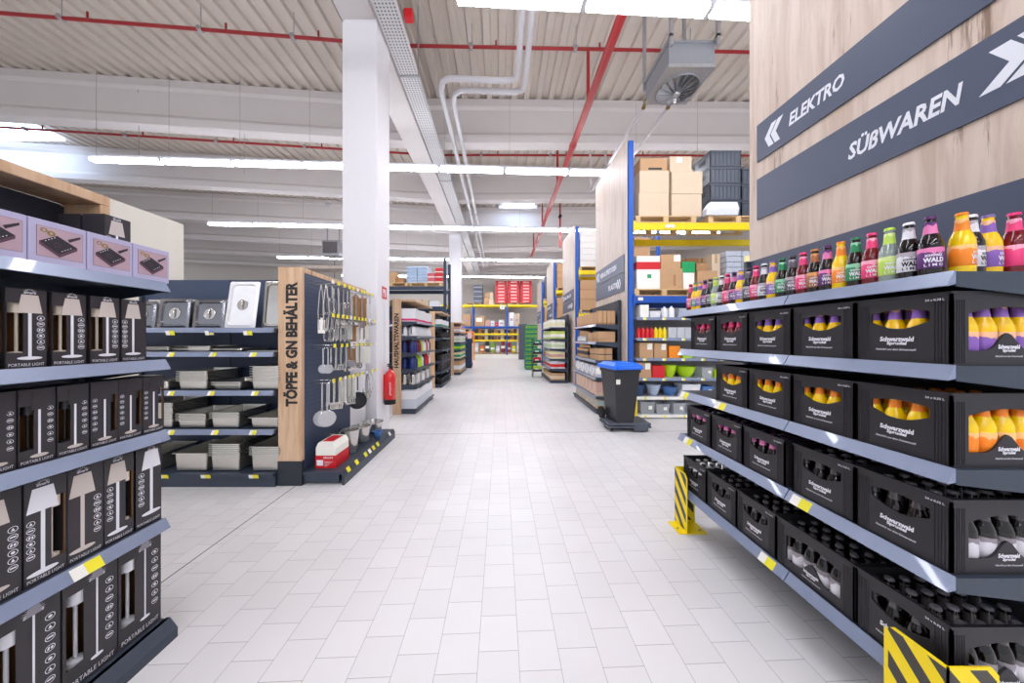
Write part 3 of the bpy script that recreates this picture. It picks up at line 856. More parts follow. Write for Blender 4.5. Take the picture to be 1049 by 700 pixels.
A4c = dict(cx=.44, sw=.66, ir=.1, br=.22, stem=.1, shade=(.70, .93), base=.12, ix=.2, iz=(.3, .64), n=6, win=(.70, .97, .2, .78), tz=.03, shadeprint=1, lz=.97, lampm=lampcream)
A4l = dict(cx=.4, sw=.72, ir=.11, br=.22, stem=.11, shade=(.70, .93), base=.12, ix=.82, iz=(.26, .62), n=6, win=None, tz=.03, shadeprint=1, pm=printc, lz=.97)
A4w = dict(A4c, cx=.42, sw=.74, ix=.15, win=(.62, .97, .18, .80), shadeprint=0, iz=(.28, .6), base=.1)
A5 = dict(cx=.6, sw=.24, stem=.035, shade=(.87, .95), base=.15, ix=.84, iz=(.25, .78), n=7, ir=.08, win=(.06, .36, .2, .84), tz=.03, shadeprint=2, br=.35, lampm=lampwhite, lz=.9)
protos = {}
def place(lay, key, W, D, Hh, y, z, label, group, x=-1.79, dz=0):
    if key not in protos:
        o = lamp_box(W, D, Hh, lay); protos[key] = o
    else:
        o = dup(protos[key])
    # face towards +X: local x -> +Y, local y -> -X
    o.location = (x, y, z + dz); o.rotation_euler = (0, 0, PI / 2)
    o['label'] = label; o['group'] = group
    return o
rows = [
    ('second shelf of the lamp gondola', 1.46, .104, .30, [(1.473, A2m, 'a2m'), (1.362, A2, 'a2'), (1.245, A2, 'a2'), (1.128, A2, 'a2'), (1.01, A2, 'a2')]),
    ('third shelf of the lamp gondola', 1.09, .098, .29, [(1.562, A3m, 'a3m'), (1.462, A3m, 'a3m'), (1.363, A3m, 'a3m'), (1.26, A3, 'a3'), (1.158, A3, 'a3'), (1.056, A3, 'a3'), (.955, A3, 'a3')]),
    ('fourth shelf of the lamp gondola', .627, .117, .395, [(1.53, A4r, 'a4r'), (1.408, A4c, 'a4c'), (1.29, A4l, 'a4l'), (1.172, A4w, 'a4w'), (1.05, A4l, 'a4l'), (.93, A4w, 'a4w')]),
    ('base of the lamp gondola', .10, .183, .475, [(1.462, A5, 'a5'), (1.275, A5, 'a5'), (1.087, A5, 'a5'), (.9, A5, 'a5')]),
]
desc = {'a2': 'black lamp carton with cream shade in its window', 'a2m': 'black lamp carton without window, cream lamp print', 'a3': 'black lamp carton with dark windowed lamp', 'a3m': 'black lamp carton with dark slot window',
        'a4r': 'black carton printed with white lamp', 'a4c': 'black carton printed with cream lamp and window', 'a4l': 'black carton with cream lamp print, no window', 'a4w': 'black carton with white lamp print beside brown window', 'a5': 'tall black floor-lamp carton with white lamp in window'}
for nm, z, W, Hh, bs in rows:
    for i, (y, lay, key) in enumerate(bs):
        place(lay, key, W, min(W, .18), Hh, y, z, '%s, %s from aisle end, %s' % (desc[key], ORD[i], nm.replace(' of the lamp gondola', '')), 'lamp cartons on the ' + nm)
# the two cartons at the back of the top shelf
for i, x in enumerate((-1.875, -1.99)):
    place(A2m, 'a2m', .104, .104, .30, 1.478, 1.864, 'small black lamp carton behind the power strip boxes, %s the pegboard' % ('farther from' if i == 0 else 'closer to'), 'cartons behind the power strip boxes', x)
# a small brown offcut carton tucked at the end of the fourth shelf
TM('cardboard_insert', MB().cbox(-1.9, -1.83, 1.649, 1.665, .627, .74, .002), card3, 'narrow brown cardboard insert at the open end of the fourth lamp shelf', 'cardboard')

# power strip boxes
def strip_box():
    t = T('power_strip_box', 'x', 'box')
    W, D, Hh = .163, .14, .167
    P('carton', MB().cbox(0, W, 0, D, 0, Hh, .002), lilac, t)
    fe = lambda k: (lambda a, b2, h: (a, -.0004 * k - h * .0003, b2))
    pm = MB()
    x0, x1, z0, z1 = W * .12, W * .93, Hh * .16, Hh * .86
    pm.poly([(x0, z0), (x1, z0), (x1, z1), (x0, z1)], 1, fe(1), 4)
    pm.poly([(x0 + .001, z0 + .001), (x1 - .001, z0 + .001), (x1 - .001, z1 - .001), (x0 + .001, z1 - .001)], 1, fe(2), 0)
    U = lambda a, b2: (W * a, Hh * b2)
    pm.poly([U(.16, .50), U(.50, .26), U(.82, .50), U(.46, .70)], 1, fe(3), 1)
    pm.poly([U(.16, .50), U(.16, .43), U(.50, .19), U(.82, .43), U(.82, .50), U(.50, .26)], 1, fe(4), 4)
    pm.poly([U(.68, .60), U(.88, .74), U(.88, .80), U(.64, .66)], 1, fe(3), 1)
    pm.panel([(W * .24 + a * W, Hh * .77 + b2 * Hh) for a, b2 in ell(0, 0, .06, .05)], [[(W * .24 + a * W, Hh * .77 + b2 * Hh) for a, b2 in ell(0, 0, .035, .03)]], 1, fe(3), 2)
    pm.panel([(W * .36 + a * W, Hh * .72 + b2 * Hh) for a, b2 in ell(0, 0, .07, .06)], [[(W * .36 + a * W, Hh * .72 + b2 * Hh) for a, b2 in ell(0, 0, .03, .03)]], 1, fe(3), 2)
    for k in range(4):
        for (a, b2) in ((.26 + .05 * k, .52 + .035 * k), (.54 + .05 * k, .34 + .035 * k)):
            pm.poly([U(a, b2), U(a + .02, b2 + .012), U(a + .012, b2 + .024), U(a - .008, b2 + .012)], 1, fe(5), 3)
    pm.panel(ell(W * .46, Hh * .48, W * .06, Hh * .05), [ell(W * .46, Hh * .48, W * .05, Hh * .04)], 1, fe(5), 4)
    P('printed_picture', pm, [rosep, stripd, gold, printw, mat('strip_edge', '#5a3a4c', .5)], t)
    return t
sb = strip_box()
for i, y in enumerate((1.497, 1.331, 1.165, .999)):
    o = sb if i == 0 else dup(sb)
    o.location = (-1.762, y, 1.864); o.rotation_euler = (0, 0, PI / 2)
    o['label'] = 'lilac box with a printed black power strip, %s from the open shelf end' % ORD[i]; o['group'] = 'power strip boxes on the top shelf'
# ------------------------------------------------------------------ steel container gondola (faces the camera)
GX0, GX1, GYF = -4.35, -2.385, 3.29
tg = [GX1 - .30 - GX0, GX1 - .73 - GX0, GX1 - 1.16 - GX0]
kk = unit('container_gondola', 'anthracite gondola of stainless steel containers facing the aisle mouth', (GX0, GYF, 0), 0, GX1 - GX0, .5, [1.427, 1.02, .61], 2.28, back=pegx, base=.15,
          tags={0: [(.45, 0), (.86, 0), (1.3, 0), (1.72, 0)], 1: [(.86, 0), (1.28, 0), (1.74, 0)], 2: [(.86, 0), (1.32, 0), (1.72, 0)]})
shelf_board(kk, 0, GX1 - GX0, 1.68, .36, railm, shelfm)
for tx, q in ((.46, 0), (.86, 0), (1.27, 1), (1.67, 0)):
    tag_price(kk, tx, -.032, 1.605, .09, .045, mt=(tagy, tagb)[q])
for tx in (.5, .78, 1.22, 1.72):
    tag_price(kk, tx, -.026, .108, .10, .04)
P('seam_strip', MB().box(GX1 - GX0 - .9, GX1 - GX0 - .885, .495, .5, .1, 2.28), shelfd, kk)

def rr(w, l, r, z, n=4):
    return [(a, b2, z) for a, b2 in rrect(-w / 2, w / 2, 0, l, r, n)]
def off(w, l, r, z, o, n=4):
    return [(a, b2, z) for a, b2 in rrect(-w / 2 + o, w / 2 - o, o, l - o, max(.004, r - o), n)]
def pan_mesh(w, l, h, name='gastronorm_pan'):
    m = MB(); tp = .012 if h > .05 else .004
    m.loft([off(w, l, .03, 0, .028 + tp + .018), off(w, l, .04, .012, .018 + tp), off(w, l, .04, h - .006, .018), off(w, l, .02, h - .004, 0), off(w, l, .02, h, .001), off(w, l, .04, h, .02), off(w, l, .04, .016, .020 + tp), off(w, l, .03, .006, .05 + tp)], 0)
    return m.data(name, steelw, True)
PANS = {}
def pans(xc, z, w, l, h, n, step, y0, group, lab, mm=steelw):
    key = (w, l, h, mm.name)
    for i in range(n):
        nm = ('%s in its stack' % ['bottom one', 'second', 'third', 'fourth', 'fifth', 'sixth', 'seventh', 'topmost'][min(i, 7)]) if n > 1 else 'standing alone'
        if key not in PANS: PANS[key] = pan_mesh(w, l, h)
        o = P('steel_container', PANS[key]); tag(o, '%s, %s' % (lab, nm), 'steel container', group)
        o.location = (xc, y0, z + i * step + .001)
def PX(px, Y): return (px - 513) / 320 * Y
# flat lids and shallow pans on the upper shelf
pans(PX(162, 3.35), 1.427, .30, .40, .03, 3, .012, 3.31, 'shallow steel trays', 'shallow steel tray, upper shelf by the lamp cartons')
pans(PX(177, 3.35), 1.427, .33, .40, .025, 2, .011, 3.36, 'shallow steel trays', 'shallow steel tray, upper shelf beside the first trays')
pans(PX(205, 3.35), 1.427, .28, .40, .05, 2, .012, 3.31, 'shallow steel trays', 'deeper steel tray in the middle of the upper shelf')
pans(PX(235, 3.35), 1.427, .33, .40, .025, 2, .011, 3.31, 'shallow steel trays', 'flat steel tray, upper shelf towards the oak post')
pans(PX(270, 3.35), 1.427, .33, .40, .012, 1, .011, 3.31, 'shallow steel trays', 'thin steel tray on the upper shelf next to the oak post')
# second row
pans(PX(160, 3.35), 1.02, .33, .45, .05, 4, .014, 3.31, 'steel containers on the second shelf', 'shallow steel container half hidden by the lamp cartons')
pans(PX(199, 3.35), 1.02, .34, .45, .10, 7, .017, 3.31, 'steel containers on the second shelf', 'steel container with stacked rims, middle of second shelf')
pans(PX(234, 3.35), 1.02, .33, .45, .06, 3, .014, 3.31, 'steel containers on the second shelf', 'low steel container on the second shelf')
pans(PX(273, 3.35), 1.02, .33, .45, .10, 7, .026, 3.31, 'steel containers on the second shelf', 'steel container next to the oak post, second shelf')
# third row
pans(PX(164, 3.35), .61, .33, .45, .10, 8, .025, 3.31, 'steel containers on the third shelf', 'steel container in the tall stack by the lamp cartons')
pans(PX(198, 3.35), .61, .33, .45, .09, 5, .018, 3.31, 'steel containers on the third shelf', 'steel container on the third shelf, middle stack')
pans(PX(232, 3.35), .61, .33, .45, .12, 4, .018, 3.31, 'steel containers on the third shelf', 'deep steel container on the third shelf')
pans(PX(272, 3.35), .61, .33, .45, .12, 1, .018, 3.31, 'steel containers on the third shelf', 'deep steel container next to the oak post, third shelf')
# base row
pans(PX(152, 3.35), .15, .33, .45, .19, 1, .02, 3.31, 'deep steel containers on the base', 'deep steel container on the base by the lamp cartons')
pans(PX(197, 3.35), .15, .38, .48, .20, 1, .02, 3.31, 'deep steel containers on the base', 'wide deep steel container on the base')
pans(PX(232, 3.35), .15, .34, .48, .18, 7, .02, 3.31, 'deep steel containers on the base', 'deep steel container with measuring marks, base')
pans(PX(273, 3.35), .15, .34, .48, .19, 5, .02, 3.31, 'deep steel containers on the base', 'deep steel container, base next to the oak post')
# lids leaning on the topmost shelf
def lid(w, h, name, m_, label, loc, tilt, rz=0, deep=.0):
    t = T(name, label, 'pan cover', loc, 0, 'steel lids displayed upright')
    t.rotation_euler = (PI / 2 - tilt, 0, rz)
    m = MB()
    o = lambda r, q, z, c: [(a, b2, z) for a, b2 in rrect(-w / 2 + q, w / 2 - q, q, h - q, r, 6)]
    m.loft([o(.02, 0, -.004, 0), o(.02, 0, .002, 0), o(.04, .018, .004, 0), o(.045, .026, .012 + deep, 0), o(.045, .034, .012 + deep, 0), o(.04, .044, -.004, 0), o(.04, .07, -.006, 0)], 0, True)
    P('lid_plate', m, m_, t, True)
    P('knob_recess', MB().lathe([(.062, .0), (.056, .0015), (.05, -.004), (.02, -.010), (.001, -.010)], 24, (0, h / 2, 0)), steel, t, True)
    P('handle', MB().tube([(0, h / 2 - .05, 0), (0, h / 2 - .03, .012), (0, h / 2 + .03, .012), (0, h / 2 + .05, 0)], .008, 8), steel, t, True)
    return t
zt = 1.682
lid(.33, .30, 'pan_cover', steeld, 'dark mirror steel lid, first in the row, by the lamp cartons', (PX(143, 3.4), 3.40, zt), .12)
lid(.345, .33, 'pan_cover', steeld, 'square mirror steel lid, second in the upright row', (PX(177, 3.4), 3.40, zt), .12)
lid(.345, .32, 'pan_cover', steeld, 'square mirror steel lid, third in the upright row', (PX(213, 3.4), 3.40, zt), .12)
lid(.33, .52, 'pan_cover', mat('steel_bright', '#f4f4f6', .5, .25), 'tall bright steel lid, fourth in the upright row', (PX(248.5, 3.4), 3.36, zt), .16)
lid(.36, .53, 'pan_cover', steel, 'tall steel lid half behind the oak post', (PX(283, 3.4), 3.42, zt), .12)
for i, x in enumerate((162, 196, 228)):
    TM('steel_container', MB().box(PX(x, 3.55) - .11, PX(x, 3.55) + .11, 3.55, 3.62, zt, zt + .33), steel, 'steel container standing on edge behind the lids, %s from the lamp cartons' % ORD[i], 'steel container', 'containers standing behind the lids')

# oak post with lettering, and the utensil wall on its aisle side
ut = T('utensil_display', 'pegboard of kitchen utensils with oak post lettered TÖPFE & GN BEHÄLTER', 'display', (0, 0, 0))
def PO(nm, m, mm):
    m.v = [(a - 2.375, b2 + 3.33, c) for a, b2, c in m.v]
    return P(nm, m, mm, ut)
PO('oak_post', MB().cbox(0, .25, 0, .05, .26, 2.335, .003), oakd)
PO('kick_plate', MB().box(-.003, .253, -.003, .05, 0, .26), shelfd)
m = MB()
put_text(m, 'TÖPFE & GN BEHÄLTER', 1.33, .155, lambda a, b2: (.055 + .155 - b2, -.0015, .845 + a), .05)
PO('lettering', m, inkblk)
PO('top_board', MB().cbox(.17, .25, .05, 1.60, 2.28, 2.335, .003), oakd)
P('pegboard', MB().box(-2.16, -2.13, 3.36, 4.42, .1, 2.28), pegx, ut)
P('end_panel', MB().box(-2.16, -2.13, 4.42, 4.92, .1, 2.2), white, ut)
P('base', MB().box(-2.13, -1.70, 3.345, 4.93, .11, .14).box(-2.13, -1.74, 3.36, 4.92, .02, .11), shelfm, ut)
P('front_rail', MB().poly([(-1.70, .145), (-1.672, .09), (-1.672, .0), (-1.70, .0)], 1.6, lambda a, b2, h: (a, 3.34 + h, b2)), shelfm, ut)
for i, y in enumerate((3.42, 3.62, 3.86, 3.98, 4.1, 4.24, 4.7)):
    m = MB().add([(-1.701, y, .146), (-1.673, y, .098), (-1.673, y + .07, .098), (-1.701, y + .07, .146)], [(0, 1, 2, 3)])
    m.xf(Matrix.Translation((.003, 0, .002)))
    P('price_label', m, tagw if i in (3, 6) else tagy, ut)

def h_whisk(L_, r):
    m = MB().cyl((0, 0, 0), (0, 0, -L_ * .4), .008, n=8)
    for k in range(4):
        a = PI * k / 4; ca, sa = math.cos(a), math.sin(a)
        pts = [(0, 0, -L_ * .38)] + [(r * math.sin(PI * q / 8) ** .8 * ca * sg, r * math.sin(PI * q / 8) ** .8 * sa * sg, -L_ * .4 - L_ * .6 * (.5 - .5 * math.cos(PI * q / 8))) for sg in (1,) for q in range(1, 9)]
        m.tube(pts, .0018, 5)
        pts = [(-x_, -y_, z_) for x_, y_, z_ in pts]
        m.tube(pts, .0018, 5)
    m.lathe([(.012, 0), (.012, .004)], 10, (0, 0, -.006)); return m
def h_ladle(L_, r):
    m = MB().cyl((0, 0, 0), (0, 0, -L_), .0045, n=6).box(-.008, .008, -.002, .002, -.09, 0)
    m.lathe([(r, 0), (r * .92, -r * .45), (r * .6, -r * .75), (.001, -r * .85), (.001, -r * .8), (r * .58, -r * .7), (r * .88, -r * .42), (r * .96, 0)], 16, (r * .9, 0, -L_ + .01), caps=False)
    return m
def h_skim(L_, r, mesh=False):
    m = MB().box(-.007, .007, -.0015, .0015, -L_, 0)
    if mesh:
        m.lathe([(r, -.003), (r + .003, 0), (r, .003), (r - .003, 0)], 20, (0, 0, -L_ - r), ax=1)
        for k in range(-9, 10):
            q = r * k / 10; hh = math.sqrt(r * r - q * q)
            m.cyl((q, 0, -L_ - r - hh), (q, 0, -L_ - r + hh), .0013, n=4).cyl((-hh, 0, -L_ - r + q), (hh, 0, -L_ - r + q), .0013, n=4)
        # bowl of the sieve
        for k in range(6):
            a = PI * k / 6
            m.tube([(r * math.cos(a) * math.cos(t_), r * .6 * math.sin(t_), -L_ - r + r * math.sin(a) * math.cos(t_)) for t_ in [PI * q / 8 for q in range(9)]], .0012, 4)
    else:
        m.panel(ell(0, -L_ - r, r, r * 1.05, 20), [ell(r * .45 * math.cos(a), -L_ - r + r * .45 * math.sin(a), r * .12, r * .12, 6) for a in (0, 1.05, 2.1, 3.14, 4.2, 5.25)], .002, lambda a, b2, h: (a, h, b2))
    return m
def h_turner(L_, r):
    m = MB().box(-.008, .008, -.0015, .0015, -L_, 0)
    m.panel([(-r, -L_ - r * 2), (r, -L_ - r * 2), (r * .85, -L_), (-r * .85, -L_)], [[(q - r * .1, -L_ - r * 1.7), (q + r * .1, -L_ - r * 1.7), (q + r * .1, -L_ - r * .5), (q - r * .1, -L_ - r * .5)] for q in (-r * .5, 0, r * .5)], .002, lambda a, b2, h: (a, h, b2))
    return m
def h_tongs(L_, r):
    m = MB()
    for sg in (-1, 1):
        m.tube([(0, 0, 0), (sg * r * .5, 0, -L_ * .2), (sg * r, 0, -L_ * .6), (sg * r * .6, 0, -L_)], .005, 6)
    m.lathe([(r * .6, 0), (r * .6, .01)], 10, (0, 0, -L_), ax=1); return m
def h_card(L_, r):
    return MB().cbox(-r, r, -.01, .01, -L_, -.02, .002).box(-.01, .01, -.0015, .0015, -.025, 0)
def h_knife(L_, r):
    return MB().cbox(-r * .3, r * .3, -.008, .008, -L_ * .4, 0, .003).poly([(-r * .3, -L_ * .4), (r * .35, -L_ * .4), (r * .35, -L_ * .85), (-r * .3, -L_)], .002, lambda a, b2, h: (a, h, b2))
def h_pan(L_, r):
    m = MB().box(-.008, .008, -.004, .004, -L_ + .02, 0)
    m.lathe([(r, 0), (r * .9, .03), (.001, .032), (.001, .026), (r * .86, .025), (r * .94, 0)], 24, (0, 0, -L_ - r), ax=1, caps=False); return m
KN = {'whisk': (h_whisk, 'wire balloon whisk', steel), 'ladle': (h_ladle, 'long-handled steel ladle', steel), 'skimmer': (h_skim, 'perforated steel skimmer', steel), 'sieve': (lambda a, b2: h_skim(a, b2, True), 'round mesh sieve with handle', wire),
      'turner': (h_turner, 'slotted steel turner', steel), 'tongs': (h_tongs, 'steel serving tongs', steel), 'card': (h_card, 'utensil on a pale card', tagw), 'dark_card': (h_card, 'utensil on a brown card', card3),
      'knife': (h_knife, 'short-bladed kitchen tool', steel), 'splatter_guard': (h_pan, 'round dark-rimmed splatter lid', mat('dark_rim', '#2a2a2e', .3, .3))}
rowsU = [
    (2.17, [('tongs', 3.46, .50, .03), ('whisk', 3.58, .32, .05), ('ladle', 3.72, .42, .045), ('skimmer', 3.84, .38, .045), ('whisk', 3.94, .36, .045), ('ladle', 4.06, .40, .045), ('turner', 4.18, .34, .04), ('dark_card', 4.26, .44, .05), ('skimmer', 4.36, .36, .045), ('dark_card', 4.5, .42, .05), ('ladle', 4.62, .38, .045)]),
    (1.80, [('card', 3.47, .17, .035), ('whisk', 3.57, .27, .035), ('tongs', 3.68, .24, .02), ('knife', 3.78, .28, .03), ('skimmer', 3.88, .18, .035), ('tongs', 3.98, .26, .02), ('card', 4.1, .24, .04), ('dark_card', 4.2, .27, .04), ('card', 4.3, .22, .04), ('knife', 4.42, .26, .03), ('card', 4.6, .24, .04)]),
    (1.46, [('sieve', 3.50, .18, .05), ('knife', 3.66, .26, .025), ('turner', 3.78, .20, .035), ('ladle', 3.90, .28, .04), ('sieve', 4.04, .17, .045), ('dark_card', 4.16, .26, .05), ('skimmer', 4.28, .22, .04), ('card', 4.46, .24, .05), ('card', 4.66, .26, .04)]),
    (1.07, [('sieve', 3.48, .30, .09), ('turner', 3.62, .24, .04), ('turner', 3.74, .26, .04), ('ladle', 3.84, .30, .04), ('card', 3.94, .32, .04), ('turner', 4.06, .26, .045), ('card', 4.18, .30, .045), ('splatter_guard', 4.34, .24, .12), ('skimmer', 4.52, .28, .05), ('tongs', 4.66, .3, .03)]),
]
UM = {}
rnm = ['top', 'second', 'third', 'lowest']
for ri, (z, its) in enumerate(rowsU):
    for i, (k, y, L_, r) in enumerate(its):
        x = -1.93
        P('hook', MB().tube([(-2.13, y, z), (x - .05, y, z), (x + .05, y, z + .008), (x + .06, y, z + .03)], .003, 5).tube([(-2.13, y, z + .035), (x + .07, y, z + .035)], .0025, 5), wire, ut)
        P('price_label', MB().box(x + .07, x + .073, y - .026, y + .026, z + .008, z + .05), tagy if (i + ri) % 5 else tagw, ut)
        f, ph, mm = KN[k]
        key = (k, L_, r)
        if key not in UM: UM[key] = f(L_, r).data(k, mm, True)
        for q in range(2 if k not in ('card', 'dark_card', 'splatter_guard') else 1):
            o = P(k if k != 'dark_card' else 'carded_utensil', UM[key]); o.location = (x - .06 + .055 * q, y, z - .002); o.rotation_euler = (0, 0, R(20 + 20 * q))
            tag(o, '%s, %s hook row, %s hook from the oak post' % (ph, rnm[ri], ORD[i]), 'kitchen utensil', 'utensils on the %s hook row, %s hook' % (rnm[ri], ORD[i]))
            if k == 'card': o.name = 'carded_utensil'
# red appliance box and steel bowls on the base
t = T('appliance_box', 'red and white appliance carton on the base of the utensil display', 'box', (-2.04, 3.44, .141))
P('carton', MB().cbox(0, .22, 0, .30, 0, .22, .003).poly([(0, .22), (.22, .22), (.19, .28), (.03, .28)], .30, lambda a, b2, h: (a, h, b2)), tagw, t)
P('red_print', MB().box(-.001, .221, -.001, .301, 0, .14).box(.05, .17, .05, .26, .28, .2825), red, t)
m = MB(); put_text(m, 'PROFI', .1, .02, lambda a, b2: (.09 + a, -.003, .105 + b2), .02)
for k in range(4): m.box(.10, .19 - .02 * k, -.003, -.002, .07 - k * .016, .074 - k * .016)
m.box(.015, .085, -.003, -.002, .03, .09)
P('printed_picture', m, printw, t)
def bowl_mesh(r, h, mm, name='bowl', foot=.0, n=28, lip=.008, base=.45):
    m = MB().lathe([(.001, 0), (r * base, 0), (r * (base + .22), h * .18), (r * .88, h * .6), (r, h), (r + lip, h + .001), (r + lip, h + .004), (r - .003, h + .003), (r * .85, h * .6), (r * (base + .18), h * .2), (r * (base - .03), .006), (.001, .006)], n)
    return m.data(name, mm, True)
for i, (px, y, r, h, lab) in enumerate(((340, 4.0, .12, .24, 'steel strainer pot behind the red appliance carton'), (359, 3.94, .105, .28, 'deep steel bowl in front of the white column'), (370, 4.32, .13, .22, 'medium steel mixing bowl beside the deep bowl'), (382, 4.76, .15, .16, 'wide steel mixing bowl at the display end'))):
    o = P('steel_bowl', bowl_mesh(r, h, steel, 'steel_bowl', base=.6 if h > .15 else .42)); o.location = (PX(px, y), y, .141); tag(o, lab, 'bowl', 'steel bowls on the display base')
o = P('blue_bowl', bowl_mesh(.06, .09, bluem, 'blue_bowl')); o.location = (-1.775, 4.50, .141); tag(o, 'small blue bowl between the steel bowls on the display base', 'bowl')

# extinguisher and its sign on the column
t = T('fire_extinguisher', 'red fire extinguisher hanging on the white column', 'fire extinguisher', (-1.88, 5.3, .46))
P('cylinder', MB().lathe([(.001, 0), (.08, .0), (.09, .02), (.09, .46), (.075, .52), (.04, .56), (.025, .57), (.025, .6)], 22), redx, t, True)
P('foot_ring', MB().lathe([(.092, 0), (.093, .08), (.089, .08), (.089, 0)], 22), rubber, t, True)
P('valve', MB().cyl((0, 0, .6), (0, 0, .66), .02, n=10).box(-.02, .02, -.09, .03, .64, .655).box(-.02, .02, -.09, .02, .67, .685), rubber, t)
P('hose', MB().tube([(.0, .02, .64), (-.0, .12, .62), (-.03, .14, .45), (-.05, .11, .2), (-.05, .1, .12)], .014, 8), rubber, t, True)
m = MB()
put_text(m, 'Feuerlöscher', .22, .03, lambda a, b2: (.0915 * math.sin((b2 - .02) / .09 + .45), -.0915 * math.cos((b2 - .02) / .09 + .45), .16 + a), .02)
P('lettering', m, printw, t)
P('wall_bracket', MB().box(-.1, -.06, -.03, .03, .1, .5), redx, t)
t = T('fire_sign', 'small red and white extinguisher flag sign on the white column', 'sign', (-1.978, 5.2, 2.24))
P('plate', MB().box(0, .006, 0, .2, 0, .2), red, t)
P('pictogram', MB().box(.006, .008, .10, .15, .03, .16).box(.006, .008, .05, .08, .1, .16).box(.006, .0075, .02, .035, .02, .16), printw, t)
P('cable_cover', MB().box(0, .02, .1, .13, -1.1, -.02), white, t)

# ------------------------------------------------------------------ cartons, pallets, racks
def carton(x, y, z, w, d, h, label, mm=card, cat='box', group=None, lab=None, band=None, name='carton', dress=True):
    t = T(name, label, cat, (x, y, z), 0, group)
    P('box_body', MB().cbox(0, w, 0, d, 0, h, .006 if w > .2 else .002), mm, t)
    if dress and mm in (card, card2, card3):
        P('packing_tape', MB().box(w * .5 - .025, w * .5 + .025, -.0008, 0, h * .75, h).box(w * .5 - .025, w * .5 + .025, 0, d, h, h + .0008), tape, t)
    if lab:
        u0, u1, v0, v1, lm = lab
        P('printed_label', MB().box(w * u0, w * u1, -.0015, 0, h * v0, h * v1), lm, t)
    if band:
        v0, v1, bm_ = band
        P('printed_band', MB().box(-.0012, w + .0012, -.0012, d, h * v0, h * v1), bm_, t)
    return t
PAL = None
def pallet(x, y, z, label, w=1.2, d=.8, group='wooden pallets in the racks'):
    global PAL
    if PAL is None:
        PAL = T('pallet', label, 'pallet', (x, y, z), 0, group)
        m = MB()
        for k in range(5): m.box(0, 1.2, k * .17, k * .17 + .12, .122, .144)
        P('top_deck', m, palm, PAL)
        for k in range(3):
            for q in (0, .55, 1.1):
                P('block', MB().box(q, q + .1, k * .34, k * .34 + .1, .022, .10), palm, PAL)
            P('bearer', MB().box(0, 1.2, k * .34, k * .34 + .1, 0, .022), palm, PAL)
        P('cross_board', MB().box(0, .1, 0, .8, .10, .122).box(.55, .65, 0, .8, .10, .122).box(1.1, 1.2, 0, .8, .10, .122), palm, PAL)
        return PAL
    return dup(PAL, (x, y, z), 0, label, group)
def rack(name, label, x0, y0, bays, bw, d, top, beams, pm, bm_list):
    t = T(name, label, 'pallet rack', (x0, y0, 0))
    for i in range(bays + 1):
        xx_ = i * bw
        for yy_ in (0, d - .08):
            P('post', MB().box(xx_, xx_ + .1, yy_, yy_ + .08, 0, top), pm, t)
        m = MB()
        z = .3; k = 0
        while z < top - .6:
            a, b2 = (.04, d - .04) if k % 2 else (d - .04, .04)
            m.cyl((xx_ + .05, a, z), (xx_ + .05, b2, z + .55), .015, n=6); z += .55; k += 1
        P('bracing', m, pm, t)
    for i in range(bays):
        a, b2 = i * bw + .1, (i + 1) * bw
        for z, mm in zip(beams, bm_list):
            for yy_ in (-.01, d - .05):
                P('beam', MB().box(a, b2, yy_, yy_ + .06, z - .13, z).box(a, b2, yy_ - .004, yy_ + .064, z - .135, z - .115).box(a, b2, yy_ - .004, yy_ + .064, z - .015, z + .0), mm, t)
                P('beam_connector', MB().box(a - .012, a + .03, yy_ - .012, yy_ - .004, z - .2, z + .04), mm, t)
    return t
def wrapped(x, y, z, w, d, h, label, mm=card2, n=(3, 4), over=wrap):
    t = T('wrapped_load', label, 'pallet load', (x, y, z))
    nx, nz = n
    for i in range(nx):
        for k in range(nz):
            P('carton', MB().cbox(i * w / nx + .006, (i + 1) * w / nx - .006, .006, d - .006, k * h / nz + .003, (k + 1) * h / nz - .003, .008), mm, t)
    return t
def panel_end(i, X, y0, L_, top, label, far=False):
    t = T('end_panel', label, 'rack end panel', (X, y0, 0))
    P('board', MB().box(-.02, .0, 0, L_, 0, top), oakp, t)
    for k, (z0, z1, s_, d_) in enumerate(((3.17, 3.47, ['WEIN & SPIRITUOSEN', 'BÜRO', 'KONSERVEN', 'NON FOOD'][i], -1), (2.78, 3.1, ['PLASTIK', 'HYGIENE', 'SNACKS', 'AKTION'][i], 1))):
        P('sign_board', MB().box(-.035, -.022, L_ * .05, L_ * .97, z0 - .25, z1 - .2), signm, t)
        m = MB(); m2_ = MB()
        if d_ < 0:
            put_text(m, s_, L_ * .55, .12, lambda a, b2, z0=z0: (-.037, L_ * .80 - a, z0 - .13 + b2), .03, .1)
            yc = L_ * .93
            for q in (0, .1): m2_.poly([(0, .1), (.06, .2), (.11, .2), (.05, .1), (.11, 0), (.06, 0)], .001, lambda a, b2, h, q=q, yc=yc, z0=z0: (-.037 - h, yc - q - a, z0 - .17 + b2))
        else:
            put_text(m, s_, L_ * .3, .12, lambda a, b2, z0=z0: (-.037, L_ * .50 - a, z0 - .13 + b2), .03, .1)
            yc = L_ * .18
            for q in (0, .1): m2_.poly([(.11, .1), (.05, .2), (0, .2), (.06, .1), (0, 0), (.05, 0)], .001, lambda a, b2, h, q=q, yc=yc, z0=z0: (-.037 - h, yc - q - a + .1, z0 - .17 + b2))
        P('lettering', m, signw, t); P('arrow', m2_, signw, t)
    return t
RY = [6.2, 10.55, 14.95, 19.3]
rl = ['first rack row by the bin', 'second rack row', 'third rack row', 'fourth rack row']
